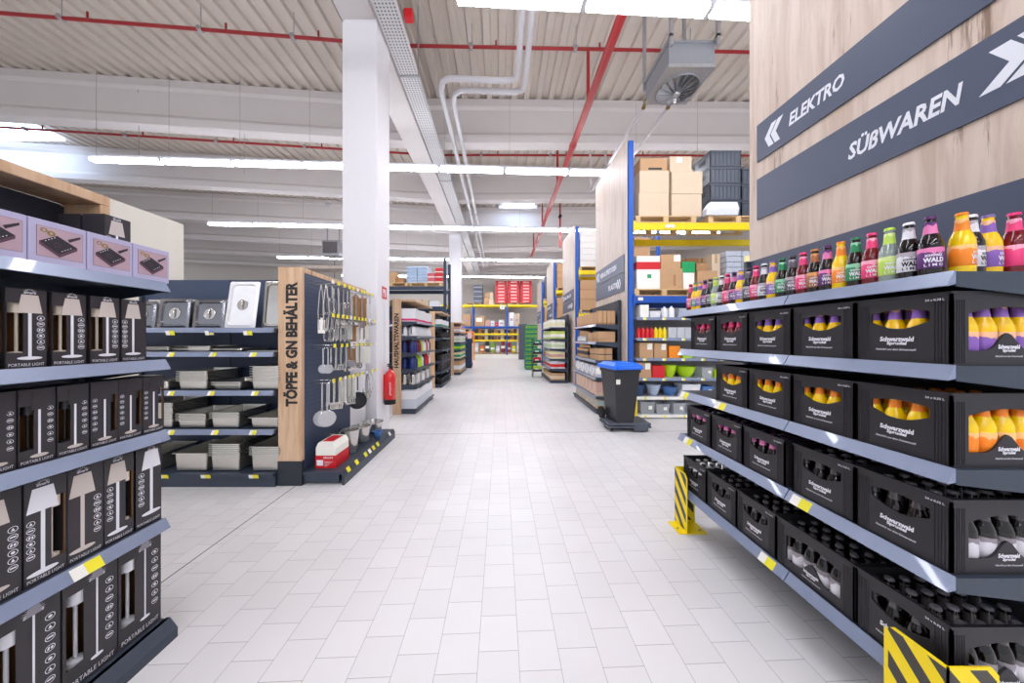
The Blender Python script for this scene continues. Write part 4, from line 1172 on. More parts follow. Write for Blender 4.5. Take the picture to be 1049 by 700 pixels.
for i, y0 in enumerate(RY):
    panel_end(i, 2.515, y0 + .0, 2.0, 5.55 - .12 * i, 'tall pale wood panel at the end of the %s' % rl[i])
    rack('pallet_rack', 'blue and yellow pallet rack of the %s' % rl[i], 2.535, y0, 1, 2.75 if i else 3.6, 1.1, 5.5 - .15 * i, [3.86, 2.41], postblue, [rackyel, rackblue] if i == 0 else [rackyel, rackyel])
    if i == 0:
        P('beam_label', MB().box(.72, .9, -.026, -.02, 3.76, 3.82).box(2.38, 2.44, -.026, -.02, 3.76, 3.82), tagw, bpy.data.objects['pallet_rack'])
        P('beam_label', MB().box(.18, .28, -.026, -.02, 2.32, 2.38), tagw, bpy.data.objects['pallet_rack'])
# rack 1, top level
z0 = 3.862
pallet(2.68, 6.2, z0, 'wooden pallet under the big pale cartons on the yellow beam')
pallet(4.12, 6.2, z0, 'wooden pallet under the dark crates on the yellow beam')
zb = z0 + .146
T1 = 'big pale cartons on the yellow beam'
carton(2.76, 6.24, zb, .60, .5, .47, 'big pale carton, bottom of the stack by the wood panel', card2, group=T1, dress=False)
carton(2.78, 6.25, zb + .472, .59, .5, .45, 'big pale carton, middle of the stack by the wood panel', card2, group=T1, dress=False)
carton(2.80, 6.27, zb + .924, .54, .5, .26, 'printed brown carton on top of the pale stack', card, group=T1, lab=(.3, .8, .08, .25, inkblk))
carton(3.42, 6.25, zb, .60, .5, .45, 'big pale carton, bottom of the stack by the dark crates', card2, group=T1, dress=False)
carton(3.42, 6.24, zb + .452, .61, .5, .45, 'big pale carton with open flaps, second stack', card2, group=T1, dress=False)
carton(3.40, 6.28, zb + .904, .44, .4, .32, 'small carton with white label on top of the second stack', card2, group=T1, lab=(.3, .55, .6, .95, tagw))
GC = None
def gcrate(x, y, z, label):
    global GC
    if GC is None:
        GC = T('storage_crate', label, 'crate', (x, y, z), 0, 'dark grey storage crates')
        m = MB(); w, d, h = .62, .5, .335
        for (a, b2, c, e) in ((0, w, 0, .01), (0, w, d - .01, d), (0, .01, 0, d), (w - .01, w, 0, d)):
            m.box(a, b2, c, e, 0, h)
        m.box(0, w, 0, d, 0, .01)
        m.box(-.01, w + .01, -.012, d + .01, h - .03, h).box(-.008, w + .008, -.01, d + .008, .02, .035)
        for q in range(8): m.box(.03 + q * .078, .036 + q * .078, -.008, 0, .035, h - .03)
        P('crate_body', m, greyc, GC)
        P('grip_slot', MB().box(-.012, -.009, .14, .36, h - .12, h - .09).box(-.012, -.009, .14, .36, h - .17, h - .14), blackm, GC)
        return GC
    return dup(GC, (x, y, z), 0, label)
for k in range(4):
    gcrate(4.22, 6.3, zb + k * .337, 'dark grey storage crate, %s from the pallet, stack with visible grips' % ORD[k])
for k in range(3):
    gcrate(4.90, 6.35, zb + k * .337, 'dark grey storage crate, %s from the pallet, stack half behind the wood panel' % ORD[k])
TM('paper_sack', MB().loft([[(4.05, 6.16, zb), (4.68, 6.16, zb), (4.68, 6.28, zb), (4.05, 6.28, zb)], [(4.05, 6.14, zb + .12), (4.69, 6.14, zb + .12), (4.69, 6.28, zb + .12), (4.05, 6.28, zb + .12)], [(4.15, 6.18, zb + .26), (4.68, 6.18, zb + .26), (4.68, 6.27, zb + .26), (4.15, 6.27, zb + .26)]]), mat('sack_white', '#dfe2ee', .35, var=.1), 'white plastic-wrapped pack lying before the dark crates', 'pack')
# rack 1, middle level
z0 = 2.412
pallet(2.66, 6.22, z0, 'wooden pallet on the blue beam under mixed cartons'); pallet(3.9, 6.22, z0, 'wooden pallet on the blue beam under the wrapped load')
zb = z0 + .146
t = carton(2.72, 6.25, zb, .47, .5, .36, 'white carton with a green mark on the blue beam level', tagw, lab=(.45, .62, .6, .82, green), name='white_carton')
t = carton(2.72, 6.25, zb + .362, .47, .5, .30, 'white carton printed with red chips on the blue beam level', tagw, band=(.1, .6, red), name='white_carton')
carton(3.18, 6.25, zb, .46, .5, .41, 'plain cardboard carton with printed symbols, blue beam level', card, lab=(.6, .7, .15, .7, card3))
carton(3.22, 6.28, zb + .412, .40, .4, .29, 'smaller carton with shipping label on the symbol carton', card, lab=(.65, .98, .5, .95, tagw))
carton(3.66, 6.27, zb, .23, .4, .33, 'narrow pale carton below the green box', tagw, name='white_carton')
carton(3.64, 6.27, zb + .332, .26, .4, .22, 'bright green box on the blue beam level', green, name='green_box')
for k, (x, z, w, h, lb) in enumerate(((3.95, 0, .33, .2, 'low carton, bottom of the small stack'), (4.31, 0, .3, .2, 'low carton beside the small stack'), (3.95, .202, .4, .17, 'flat carton, middle of the small stack'), (3.93, .374, .22, .15, 'small brown box on the flat carton'))):
    carton(x, 6.27, zb + z, w, .4, h, lb + ', blue beam level', card3 if k % 2 else card)
carton(4.0, 6.75, zb, .6, .3, .75, 'dark open display box behind the small cartons', card3)
wrapped(4.55, 6.3, zb, .95, .7, .78, 'shrink-wrapped stack of bluish packs with a yellow note', mat('wrapped_goods', '#b9bfcb', .25, var=.25, scale=30, coat=.4), (3, 7))
carton(4.36, 6.45, zb, .17, .5, .75, 'tall plain carton beside the shrink-wrapped stack', card2)
TM('paper_note', MB().box(4.9, 5.18, 6.29, 6.294, zb + .45, zb + .68), mat('note_yellow', '#efe6a8', .6), 'pale yellow paper note taped to the shrink-wrapped stack', 'note')
# rack 1, product shelves below the blue beam
sh = T('rack_shelving', 'grey wire-edged shelves of plastic ware below the blue beam', 'shelving', (2.66, 6.12, 0))
for k, z in enumerate((1.98, 1.575, 1.18, .79, .42, .07)):
    shelf_board(sh, 0, 2.6, z, .55, tagw if k > 3 else railm, mat('light_shelf', '#c9cbd1', .4), tags=[(.12 + .38 * q) for q in range(7)], bracket=False, liph=.05, lipd=.01)
P('back_panel', MB().box(0, 2.6, .56, .58, 0, 2.2), mat('back_panel_grey', '#8e8b8c', .6), sh)
def canister(mm, w=.1, h=.22, n=14, neck=.3):
    return MB().lathe([(.001, 0), (w / 2, 0), (w / 2, h * .7), (w * .3, h * .85), (w * .16, h * .9), (w * .16, h), (.001, h)], n).data('canister', mm, True)
def rowof(items, z, y, shelf_phrase):
    """items: (x, kind, width, height, depth, material, phrase)"""
    for i, (x, kind, w, h, mm, ph) in enumerate(items):
        lb = '%s, %s' % (ph, shelf_phrase)
        if kind == 'box': carton(x, y, z, w, .3, h, lb, mm, name='product_box' if mm not in (card, card2) else 'carton', lab=(.55, .9, .55, .95, tagw) if mm is card else None)
        elif kind == 'bowl':
            o = P('bowl', bowl_mesh(w / 2, h, mm, 'bowl', n=24)); o.location = (x + w / 2, y + w / 2 + .01, z); tag(o, lb, 'bowl')
        elif kind == 'bottle':
            o = P('squeeze_bottle', canister(mm, w, h)); o.location = (x + w / 2, y + w / 2 + .01, z); tag(o, lb, 'bottle')
        elif kind == 'tub':
            t = T('plastic_tub', lb, 'container', (x, y, z))
            m = MB(); m.loft([[(.015, .015, 0), (w - .015, .015, 0), (w - .015, .28, 0), (.015, .28, 0)], [(0, 0, h), (w, 0, h), (w, .3, h), (0, .3, h)], [(.006, .006, h), (w - .006, .006, h), (w - .006, .294, h), (.006, .294, h)], [(.02, .02, .006), (w - .02, .02, .006), (w - .02, .275, .006), (.02, .275, .006)]])
            P('tub_body', m, mm, t); P('rim', MB().panel([(-.006, -.006), (w + .006, -.006), (w + .006, .306), (-.006, .306)], [[(0, 0), (w, 0), (w, .3), (0, .3)]], .012, lambda a, b2, q: (a, b2, h - q)), mm, t)
            if h > .1: P('price_sticker', MB().box(w * .55, w * .8, -.002, .006, h * .4, h * .7), tagw, t)
Y = 6.16
rowof([(2.75, 'box', .17, .25, tagw, 'tall white carton'), (2.94, 'tub', .22, .13, whitep, 'low white tub'), (3.2, 'bottle', .12, .22, whitep, 'white jug beside the low tub'), (3.34, 'bottle', .12, .23, whitep, 'white jug with tall neck'),
       (3.52, 'box', .14, .17, mat('pale_blue_box', '#b9c0cc', .5), 'pale blue box'), (3.68, 'box', .16, .15, mat('pale_grey_box', '#c4c7cc', .5), 'pale grey box'), (3.86, 'tub', .2, .14, clearm, 'clear tub')], 1.981, Y, 'shelf directly under the blue beam')
its = [(2.70 + .085 * i, 'bottle', .08, .22, red, 'red squeeze bottle, %s from the rack post' % ORD[i]) for i in range(4)]
its += [(3.04 + .085 * i, 'bottle', .08, .22, rackyel, 'yellow squeeze bottle, %s after the red ones' % ORD[i]) for i in range(3)]
its += [(3.31 + .165 * i, 'box', .155, .21, mat('pale_grey_box', '#c4c7cc', .5), 'pale grey box, %s after the yellow bottles' % ORD[i]) for i in range(4)]
rowof(its, 1.576, Y, 'second shelf under the blue beam')
rowof([(2.74, 'box', .27, .30, card, 'cardboard carton with white sticker'), (3.03, 'box', .25, .29, card, 'second cardboard carton with sticker'), (3.32, 'box', .22, .24, orange, 'orange box with white print'), (3.58, 'tub', .22, .08, lime, 'lime plastic tray'), (3.62, 'box', .2, .1, whitep, 'white box standing among lime trays') if False else (3.84, 'bowl', .2, .10, whitep, 'small white bowl'), (4.08, 'tub', .2, .1, lime, 'second lime tray')], 1.181, Y, 'middle shelf of the plastic ware')
rowof([(2.70, 'box', .27, .30, card, 'cardboard carton beside the rack post'), (2.99, 'box', .25, .24, red, 'square dark red box'), (3.26, 'bowl', .27, .24, lime, 'deep lime mixing bowl'), (3.56, 'bowl', .38, .21, lime, 'wide lime mixing bowl'), (3.97, 'tub', .22, .2, clearm, 'clear container'), (4.22, 'tub', .25, .15, lime, 'low lime container')], .791, Y, 'shelf above the blue bowls')
rowof([(2.64, 'bowl', .25, .22, mat('bowl_dark_blue', '#27466f', .35), 'dark blue bowl half behind the bin'), (2.93, 'bowl', .28, .22, mat('bowl_frosted', '#b3c2d4', .25), 'frosted bowl'), (3.26, 'bowl', .28, .17, bluem, 'mid blue bowl'), (3.58, 'tub', .36, .24, whitep, 'stack-high white tub'), (3.98, 'tub', .22, .2, bluem, 'small blue tub')], .421, Y, 'shelf of blue bowls')
rowof([(2.76, 'tub', .28, .24, clearm, 'clear box beside the bin wheel'), (3.07, 'tub', .26, .2, clearm, 'second clear box'), (3.4, 'tub', .24, .22, clearm, 'third clear box'), (3.68, 'bowl', .24, .18, clearm, 'clear bowl')], .071, Y, 'lowest shelf of the plastic ware')

# wheelie bin on dolly
dl = T('dolly', 'dark plastic dolly on castors under the wheelie bin', 'dolly', (1.80, 5.22, 0))
P('deck', MB().cbox(0, .72, 0, .5, .11, .15, .01).panel([(0, 0), (.72, 0), (.72, .5), (0, .5)], [[(.12, .1), (.32, .1), (.32, .4), (.12, .4)], [(.4, .1), (.6, .1), (.6, .4), (.4, .4)]], .03, lambda a, b2, h: (a, b2, .10 - h)), greyc, dl)
for a in (.08, .62):
    for b2 in (.08, .42):
        P('castor', MB().cyl((a - .015, b2, .045), (a + .015, b2, .045), .045, n=16).box(a - .03, a + .03, b2 - .03, b2 + .03, .075, .09), rubber, dl)
P('corner_block', MB().cbox(.42, .66, -.02, .12, .02, .12, .01), greyc, dl)
bn = T('wheelie_bin', 'black wheelie bin with bright blue lid before the wood panel', 'bin', (2.06, 5.42, .152), R(8))
def ring(w, d, z, oy=0): return [(-w / 2, -d / 2 + oy, z), (w / 2, -d / 2 + oy, z), (w / 2, d / 2 + oy, z), (-w / 2, d / 2 + oy, z)]
binm = mat('bin_black', '#25252a', .4)
P('body', MB().loft([ring(.30, .36, 0), ring(.33, .38, .1), ring(.44, .50, .84), ring(.47, .53, .85), ring(.47, .53, .9), ring(.44, .50, .9), ring(.30, .36, .03)]).box(-.10, .12, .24, .27, .05, .8), binm, bn)
P('lid', MB().loft([ring(.50, .58, .90), ring(.52, .60, .92), ring(.50, .58, .96), ring(.38, .44, 1.01)]).cbox(-.2, .2, -.34, -.27, .91, .94, .008).box(-.24, .24, .28, .36, .93, .965), binblue, bn)
for sx in (-1, 1):
    P('wheel', MB().cyl((sx * .20, .22, .1), (sx * .25, .22, .1), .1, n=22).cyl((sx * .25, .22, .1), (sx * .256, .22, .1), .05, n=14), rubber, bn)
P('sticker', MB().box(-.2, -.13, -.262, -.255, .66, .74), tagw, bn)
P('handle', MB().cyl((-.2, .34, .9), (.2, .34, .9), .015, n=10), binm, bn)
TM('yellow_guard', MB().box(2.50, 2.62, 6.02, 6.03, 0, .4).box(2.62, 2.63, 6.02, 6.15, 0, .4), gm, 'small yellow rack post guard behind the wheelie bin', 'guard')
# ------------------------------------------------------------------ gondolas standing along the aisle
SHARED = {}
def prod(name, key, mbf, mats, label, cat, loc, group, rz=0, smooth=False):
    """one shelf product; equal ones share their meshes"""
    if key in SHARED:
        return dup(SHARED[key], loc, rz, label, group)
    parts = mbf()
    t = T(name, label, cat, loc, rz, group)
    for pn, m, mm in parts:
        P(pn, m, mm, t, smooth)
    SHARED[key] = t
    return t
def pbox(w, d, h, m1, m2, v=(.25, .6)):
    def f():
        return [('box_body', MB().cbox(0, w, 0, d, 0, h, .002), m1), ('printed_band', MB().box(-.0012, w + .0012, -.0012, d + .001, h * v[0], h * v[1]), m2)]
    return f
def pbottle(r, h, m1, m2, capm):
    def f():
        return [('bottle_body', MB().lathe([(.001, 0), (r, 0), (r, h * .62), (r * .4, h * .8), (r * .4, h * .93), (.001, h * .93)], 12), m1), ('label', MB().lathe([(r * 1.02, h * .15), (r * 1.02, h * .5)], 12, caps=False), m2), ('cap', MB().lathe([(r * .45, h * .9), (r * .45, h), (.001, h)], 10), capm)]
    return f
def pkettle(r, h, m1):
    def f():
        m = MB().lathe([(.001, 0), (r, 0), (r, .02), (r * .95, h * .5), (r * .72, h * .85), (r * .3, h * .95), (r * .1, h), (.001, h)], 18)
        hd = MB().tube([(0, -r * .6, h * .85), (0, -r * 1.35, h * .75), (0, -r * 1.3, h * .3), (0, -r * .85, h * .2)], .012, 6)
        return [('kettle_body', m, m1), ('handle', hd, blackp), ('spout', MB().cyl((0, r * .7, h * .6), (0, r * 1.15, h * .8), .025, .012, 8), m1)]
    return f
def ppot(r, h, m1):
    def f():
        return [('pan_body', MB().lathe([(.001, 0), (r * .8, 0), (r, h), (r + .006, h), (r * .82 , .005), (.001, .005)], 20), m1), ('handle', MB().cbox(-.012, .012, r, r * 2.1, h * .6, h * .8, .004), blackp)]
    return f

# aisle end gondola on rack one: face to -X
def aisle_unit(label, y0, y1, xf, D, zs, top, back=shelfd, name='aisle_gondola'):
    return unit(name, label, (xf, y1, 0), -PI / 2, y1 - y0, D, zs, top, back=back, base=.10, segs=[(0, (y1 - y0) / 2), ((y1 - y0) / 2, y1 - y0)])
aisle_unit('anthracite gondola of cardboard goods beside the wheelie bin', 6.45, 8.45, 1.97, .48, [1.86, 1.49, 1.11, .75, .36], 2.36)
n = 0
gq = 'goods on the gondola beside the wheelie bin'
lvl = [('top', 1.862), ('second', 1.492), ('third', 1.112), ('fourth', .752), ('fifth', .362), ('base', .102)]
def seqbox(level, z, y0, y1, x0, w, d, h, m1, m2, phr, gap=.014, v=(.25, .6), gond='of the bin-side gondola', name='product_box', nd=1, alt=False):
    y = y0; i = 0
    dd = d / nd - .01
    while y + w < y1 + .01:
        for c in range(nd):
            hh = h * (1 - .06 * ((i * 5 + c * 3) % 3) / 2)
            lb = '%s, %s from near end, %s %s' % (phr, ORD[min(i, 27)], level, gond)
            a_, b_ = (m1, m2) if not alt or i % 2 == 0 else (card2 if i % 4 == 1 else m2, m1)
            prod(name, (name, round(w, 3), round(dd, 3), round(hh, 3), a_.name, b_.name, v), pbox(dd, w, hh, a_, b_, v), None, lb, 'box', (x0 + c * d / nd, y, z), 'goods %s from near end on the %s %s' % (ORD[min(i, 27)], level, gond) if nd > 1 else 'goods on the %s %s' % (level, gond))
        y += w + gap; i += 1
seqbox('top shelf', lvl[0][1], 6.5, 8.4, 2.03, .155, .36, .28, card, card3, 'upright brown paper pack', v=(.0, .12), nd=4, name='paper_pack')
seqbox('second shelf', lvl[1][1], 6.5, 7.4, 2.03, .40, .36, .22, card, card3, 'flat cardboard carton', v=(.3, .34))
seqbox('second shelf', lvl[1][1], 7.45, 8.4, 2.03, .15, .36, .13, mat('pale_grey_box', '#c4c7cc', .5), tagw, 'small pale grey box', v=(.2, .6))
seqbox('third shelf', lvl[2][1], 6.5, 7.3, 2.03, .30, .30, .25, card, inkblk, 'cardboard box with dark print', v=(.45, .52), nd=2)
seqbox('third shelf', lvl[2][1], 7.3, 8.4, 2.03, .13, .3, .22, card, stripd, 'narrow box with dark print', v=(.3, .7))
seqbox('fourth shelf', lvl[3][1], 6.5, 8.4, 2.0, .09, .4, .24, mat('pale_lilac_box', '#c3c8dc', .5), tagw, 'slim pale lilac pack', v=(.3, .8), nd=3, name='slim_pack', alt=True)
seqbox('fifth shelf', lvl[4][1], 6.5, 8.4, 2.0, .135, .4, .30, mat('rosy_carton', '#d3a79a', .6), card2, 'rosy printed pack', v=(.0, .25), nd=3, name='printed_pack', alt=True)
seqbox('base', lvl[5][1], 6.5, 8.4, 2.0, .135, .4, .22, mat('sandy_carton', '#c9a98a', .6), mat('pale_teal', '#a9bcb8', .5), 'sandy printed pack', v=(.3, .75), nd=3, name='printed_pack', alt=True)

# second aisle gondola by rack row two
aisle_unit('anthracite gondola of pale and lime goods by the second rack row', 10.9, 13.2, 1.72, .62, [1.95, 1.55, 1.2, .85, .5], 2.4)
g2 = 'of the second-row gondola'
for k, (nm, z, m1, m2, ph) in enumerate((('top shelf', 1.952, tagw, mat('cream_box', '#efe8b8', .5), 'cream and white pack'), ('second shelf', 1.552, mat('lime_pack', '#c6d66a', .5), tagw, 'lime green pack'), ('third shelf', 1.202, tagw, mat('pale_green', '#c9d8b0', .5), 'white and green pack'),
                                        ('fourth shelf', .852, mat('cream_box', '#efe8b8', .5), mat('rosy_carton', '#d3a79a', .6), 'cream pack with rosy print'), ('fifth shelf', .502, whitep, red, 'white pack with red print'), ('base', .102, card, card2, 'brown shelf-ready carton'))):
    seqbox(nm, z, 10.95, 13.1, 1.76, .155 if k < 5 else .34, .5, .27 if k < 5 else .24, m1, m2, ph, v=(.2, .6), gond=g2, nd=3 if k < 5 else 1, name='grocery_pack')
# green stacked crates and small wire stand further on
for c_ in range(2):
    for k in range(10 - c_):
        key = 'green_crate'
        def mk():
            m = MB()
            m.box(0, .6, 0, .4, 0, .02)
            for (a, b2, c, e) in ((0, .6, 0, .015), (0, .6, .385, .4), (0, .015, 0, .4), (.585, .6, 0, .4)):
                m.box(a, b2, c, e, 0, .05).box(a, b2, c, e, .10, .13).box(a, b2, c, e, .17, .215)
            for q in (0, .14, .28, .42, .585): m.box(q, q + .015, 0, .012, 0, .215)
            for q in (0, .12, .25, .385): m.box(0, .012, q, q + .015, 0, .215)
            return [('crate_body', m, dgreen), ('crate_contents', MB().cbox(.03, .57, .03, .37, .02, .18, .03), lime)]
        prod('green_crate', key, mk, None, 'green slatted crate, %s from the floor, %s stack past the wire stand' % (ORD[k], ('nearer', 'second')[c_]), 'crate', (1.22 + .02 * c_, 15.5 + c_ * .55, .02 + k * .222), 'stacked green crates by the far racks')
t = T('wire_stand', 'thin dark wire stand of produce beside the green crates', 'display stand', (1.28, 12.4, 0))
P('frame', MB().tube([(0, 0, 0), (0, 0, 1.55)], .014, 6).tube([(0, .4, 0), (0, .4, 1.55)], .014, 6).tube([(.35, 0, 0), (.35, 0, 1.55)], .014, 6), blackp, t)
for k, z in enumerate((.25, .6, .95, 1.3)):
    b_ = P('basket', MB().panel([(0, 0), (.35, 0), (.35, .4), (0, .4)], [[(.02, .02), (.33, .02), (.33, .38), (.02, .38)]], .08, lambda a, b2, h, z=z: (a, b2, z + h)).box(.0, .35, 0, .4, z - .01, z), blackp, t)
for k, (z, mm) in enumerate(((.25, lime), (.6, red), (.95, dgreen), (1.3, dgreen))):
    carton(1.31, 12.43, z + .001, .29, .34, .2, '%s filled tray in the %s basket of the wire stand' % (['lime', 'red', 'dark green', 'green'][k], ['lowest', 'second', 'third', 'top'][k]), mm, name='produce_tray', lab=(.2, .7, .3, .6, tagw))

# rack contents further back
rnd = random.Random(3)
def load(x, y, z, kind, lb, w=1.1, h=.9):
    pallet(x, y, z, 'wooden pallet under the ' + lb)
    if kind == 'wrap':
        wrapped(x + .03, y + .02, z + .146, w, .75, h, lb, card2, (3, 6))
    elif kind == 'white':
        wrapped(x + .03, y + .02, z + .146, w, .75, h, lb, mat('white_goods', '#e2ded8', .5, var=.08), (2, 6))
    elif kind == 'grey':
        wrapped(x + .03, y + .02, z + .146, w, .75, h, lb, greyc, (2, 4))
    elif kind == 'red':
        wrapped(x + .03, y + .02, z + .146, w, .75, h, lb, red, (3, 7))
    else:
        wrapped(x + .03, y + .02, z + .146, w, .75, h, lb, card, (2, 3))
load(2.66, 10.6, 3.862, 'white', 'stack of pale cartons topping the second rack row', h=1.25)
load(3.95, 10.6, 3.862, 'card', 'brown carton stack topping the second rack row', h=1.0)
load(2.66, 10.6, 2.412, 'card', 'brown cartons at mid level of the second rack row', h=1.0)
load(2.66, 10.65, .02, 'card', 'brown cartons at floor level of the second rack row', h=1.7)
load(3.95, 10.6, 2.412, 'wrap', 'pale wrapped cartons at mid level, second rack row', h=.9)
load(2.66, 15.0, 3.862, 'card', 'rounded carton stack topping the third rack row', h=1.15)
load(2.66, 15.0, 2.412, 'card', 'cartons at mid level of the third rack row', h=.95)
load(2.66, 15.05, .02, 'wrap', 'pale cartons at floor level of the third rack row', h=1.7)
load(2.66, 19.35, 3.862, 'grey', 'green and grey load topping the fourth rack row', h=1.4)
load(2.66, 19.35, 2.412, 'card', 'cartons at mid level of the fourth rack row', h=.95)

# ------------------------------------------------------------------ left side gondolas past the column
def post_gondola(label, x0, xf, y0, y1, zs, top, lettering=None, tl='', wood=True, name='post_gondola'):
    t = unit(name, label, (xf, y0 + .03, 0), PI / 2, y1 - y0, xf - x0 - .03, zs, top - .05, back=shelfd, base=.1, rail=shelfm)
    def PQ(nm, m, mm):
        # into the frame of the turned unit
        m.v = [(b2 + y0 - (y0 + .03), -(a + x0 - .07 - xf), c) for a, b2, c in m.v]
        return P(nm, m, mm, t)
    PQ('oak_post', MB().cbox(0, .17, -.03, .03, 0, top, .003), oakd)
    PQ('top_board', MB().cbox(.0, xf - x0 + .05, .03, y1 - y0, top - .04, top, .003), oakd)
    if lettering:
        m = MB(); put_text(m, lettering, 1.12, .1, lambda a, b2: (.035 + .1 - b2, -.032, .96 + a), .035)
        PQ('lettering', m, inkblk)
    return t
post_gondola('gondola with oak post lettered HAUSHALTSWAREN behind the fire extinguisher', -2.16, -1.76, 6.45, 8.15, [1.92, 1.62, 1.27, .93, .6], 2.38, 'HAUSHALTSWAREN', 'lettered HAUSHALTSWAREN behind the fire extinguisher')
hg = 'of the household gondola'
seqbox('top shelf', 1.922, 6.5, 8.1, -2.1, .21, .33, .27, whitep, pink, 'pink-striped white box', v=(.06, .22), gond=hg)
def line(level, z, items, x, y0, dy, gond):
    for i, (nm, key, f, ph, cat) in enumerate(items):
        prod(nm, key, f, None, '%s, %s from near end, %s %s' % (ph, ORD[i], level, gond), cat, (x, y0 + i * dy, z), 'goods on the %s %s' % (level, gond), smooth=True)
wk = ('kettle', 'wk', pkettle(.085, .22, whitep), 'white electric kettle', 'kettle')
line('second shelf', 1.622, [wk] * 7 , -1.86, 6.6, .225, hg)
line('second shelf', 1.622, [('kettle', 'wk', None, 'rear white kettle', 'kettle')] * 2, -2.04, 6.6, .23, hg)
def th(m1, k): return ('thermos_jug', 'th' + k, pbottle(.065, .29, m1, m1, steeld), {'n': 'navy', 'w': 'burgundy', 'g': 'green', 'h': 'white', 'r': 'red', 'k': 'black'}[k] + ' vacuum jug', 'jug')
line('third shelf', 1.272, [th(navy, 'n'), th(navy, 'n'), th(wine, 'w'), th(wine, 'w'), th(lime, 'g'), th(whitep, 'h'), th(whitep, 'h'), th(red, 'r'), th(whitep, 'h'), th(blackp, 'k')], -1.86, 6.58, .155, hg)
line('third shelf', 1.272, [th(navy, 'n'), th(wine, 'w')], -2.03, 6.60, .16, hg.replace('household', 'household'))
line('fourth shelf', .932, [th(navy, 'n'), th(navy, 'n'), th(lime, 'g'), th(lime, 'g'), th(whitep, 'h'), th(blackp, 'k'), th(red, 'r'), th(red, 'r'), th(whitep, 'h')], -1.86, 6.58, .17, hg)
line('fourth shelf', .932, [th(navy, 'n'), th(navy, 'n')], -2.03, 6.60, .16, hg)
line('fifth shelf', .602, [('kettle', 'sk' + str(i % 2), pkettle(.08, .24, (steel, whitep)[i % 2]), ('steel kettle', 'white kettle with black handle')[i % 2], 'kettle') for i in range(7)], -1.86, 6.6, .225, hg)
line('fifth shelf', .602, [('kettle', 'sk0', None, 'rear steel kettle', 'kettle')] * 2, -2.04, 6.6, .23, hg)
seqbox('base', .102, 6.5, 8.1, -2.1, .25, .34, .40, mat('pale_appliance_box', '#c9ced9', .45), whitep, 'pale appliance carton', v=(.5, .92), gond=hg)

post_gondola('anthracite gondola of black pans beyond the household gondola', -2.18, -1.86, 9.85, 11.6, [1.95, 1.58, 1.2, .85, .5], 2.42, None, 'of the pan gondola')
pg = 'of the pan gondola'
seqbox('top shelf', 1.952, 9.95, 11.5, -2.15, .22, .27, .22, whitep, dgreen, 'white box with green stripe', v=(.05, .3), gond=pg)
for k, (nm, z) in enumerate((('second shelf', 1.582), ('third shelf', 1.202), ('fourth shelf', .852), ('fifth shelf', .502), ('base', .102))):
    line(nm, z, [('cooking_pan', 'pot%d' % (k % 2), ppot(.13, .14 if k % 2 else .09, mat('pan_black', '#19191c', .3, .3)), 'black non-stick pan', 'pan')] * 6, -2.0, 10.05, .29, pg)
    line(nm, z + (.145 if k % 2 else .095), [('cooking_pan', 'pot%d' % (k % 2), None, 'upper black pan', 'pan')] * 6, -2.0, 10.05, .29, pg)
post_gondola('anthracite gondola of green and white goods before the slim column', -2.1, -1.72, 13.3, 15.6, [1.8, 1.4, 1.05, .7], 2.25, None, 'of the greens gondola')
vg = 'of the greens gondola'
for nm, z, m1, m2, ph in (('top shelf', 1.802, mat('rosy_carton', '#d3a79a', .6), whitep, 'rosy and white box'), ('second shelf', 1.402, whitep, mat('pale_green', '#c9d8b0', .5), 'white box with pale green band'), ('third shelf', 1.052, dgreen, lime, 'dark green pack with lime band'), ('fourth shelf', .702, mat('cream_box', '#efe8b8', .5), dgreen, 'cream pack with green band'), ('base', .102, card, whitep, 'brown carton with white band')):
    seqbox(nm, z, 13.4, 15.5, -2.05, .2, .32, .27 if z > .2 else .5, m1, m2, ph, gond=vg, name='goods_box')
# dark cabinets and tool wall at the end of the aisle
t = T('promo_cabinet', 'dark blue upright cabinet at the foot of the slim column', 'cabinet', (-2.0, 16.3, 0))
P('cabinet_body', MB().cbox(0, .5, 0, .5, .08, 1.55, .01), racknavy, t); P('plinth', MB().box(.03, .47, .03, .47, 0, .08), blackp, t); P('poster', MB().box(.501, .505, .05, .45, .3, 1.3), tagw, t)
t = T('poster_stand', 'pale pink advertising board standing behind the dark cabinet', 'board', (-1.95, 18.3, 0))
P('board', MB().cbox(0, .25, 0, .05, 0, 1.9, .01), mat('pale_pink', '#e3b9b4', .5), t); P('foot', MB().box(0, .3, -.15, .2, 0, .03), greyc, t)
t = T('tool_wall', 'dark hook wall of small tools framed in orange at the aisle end', 'display', (-2.6, 22.6, 0))
P('panel', MB().box(0, .62, 0, .06, .1, 1.95), shelfd, t)
P('side_frame', MB().box(.62, .70, -.5, .06, 0, 1.9), orange, t)
P('header', MB().box(.0, .7, -.02, .06, 1.95, 2.05), orange, t)
P('base', MB().box(0, .62, -.45, .0, 0, .12), blackp, t)
for k in range(5):
    for j_ in range(3):
        P('blister_pack', MB().cbox(.05 + j_ * .19, .17 + j_ * .19, -.05, 0, .45 + k * .3, .63 + k * .3, .005), mat('blister', '#9aa4b4', .3), t)

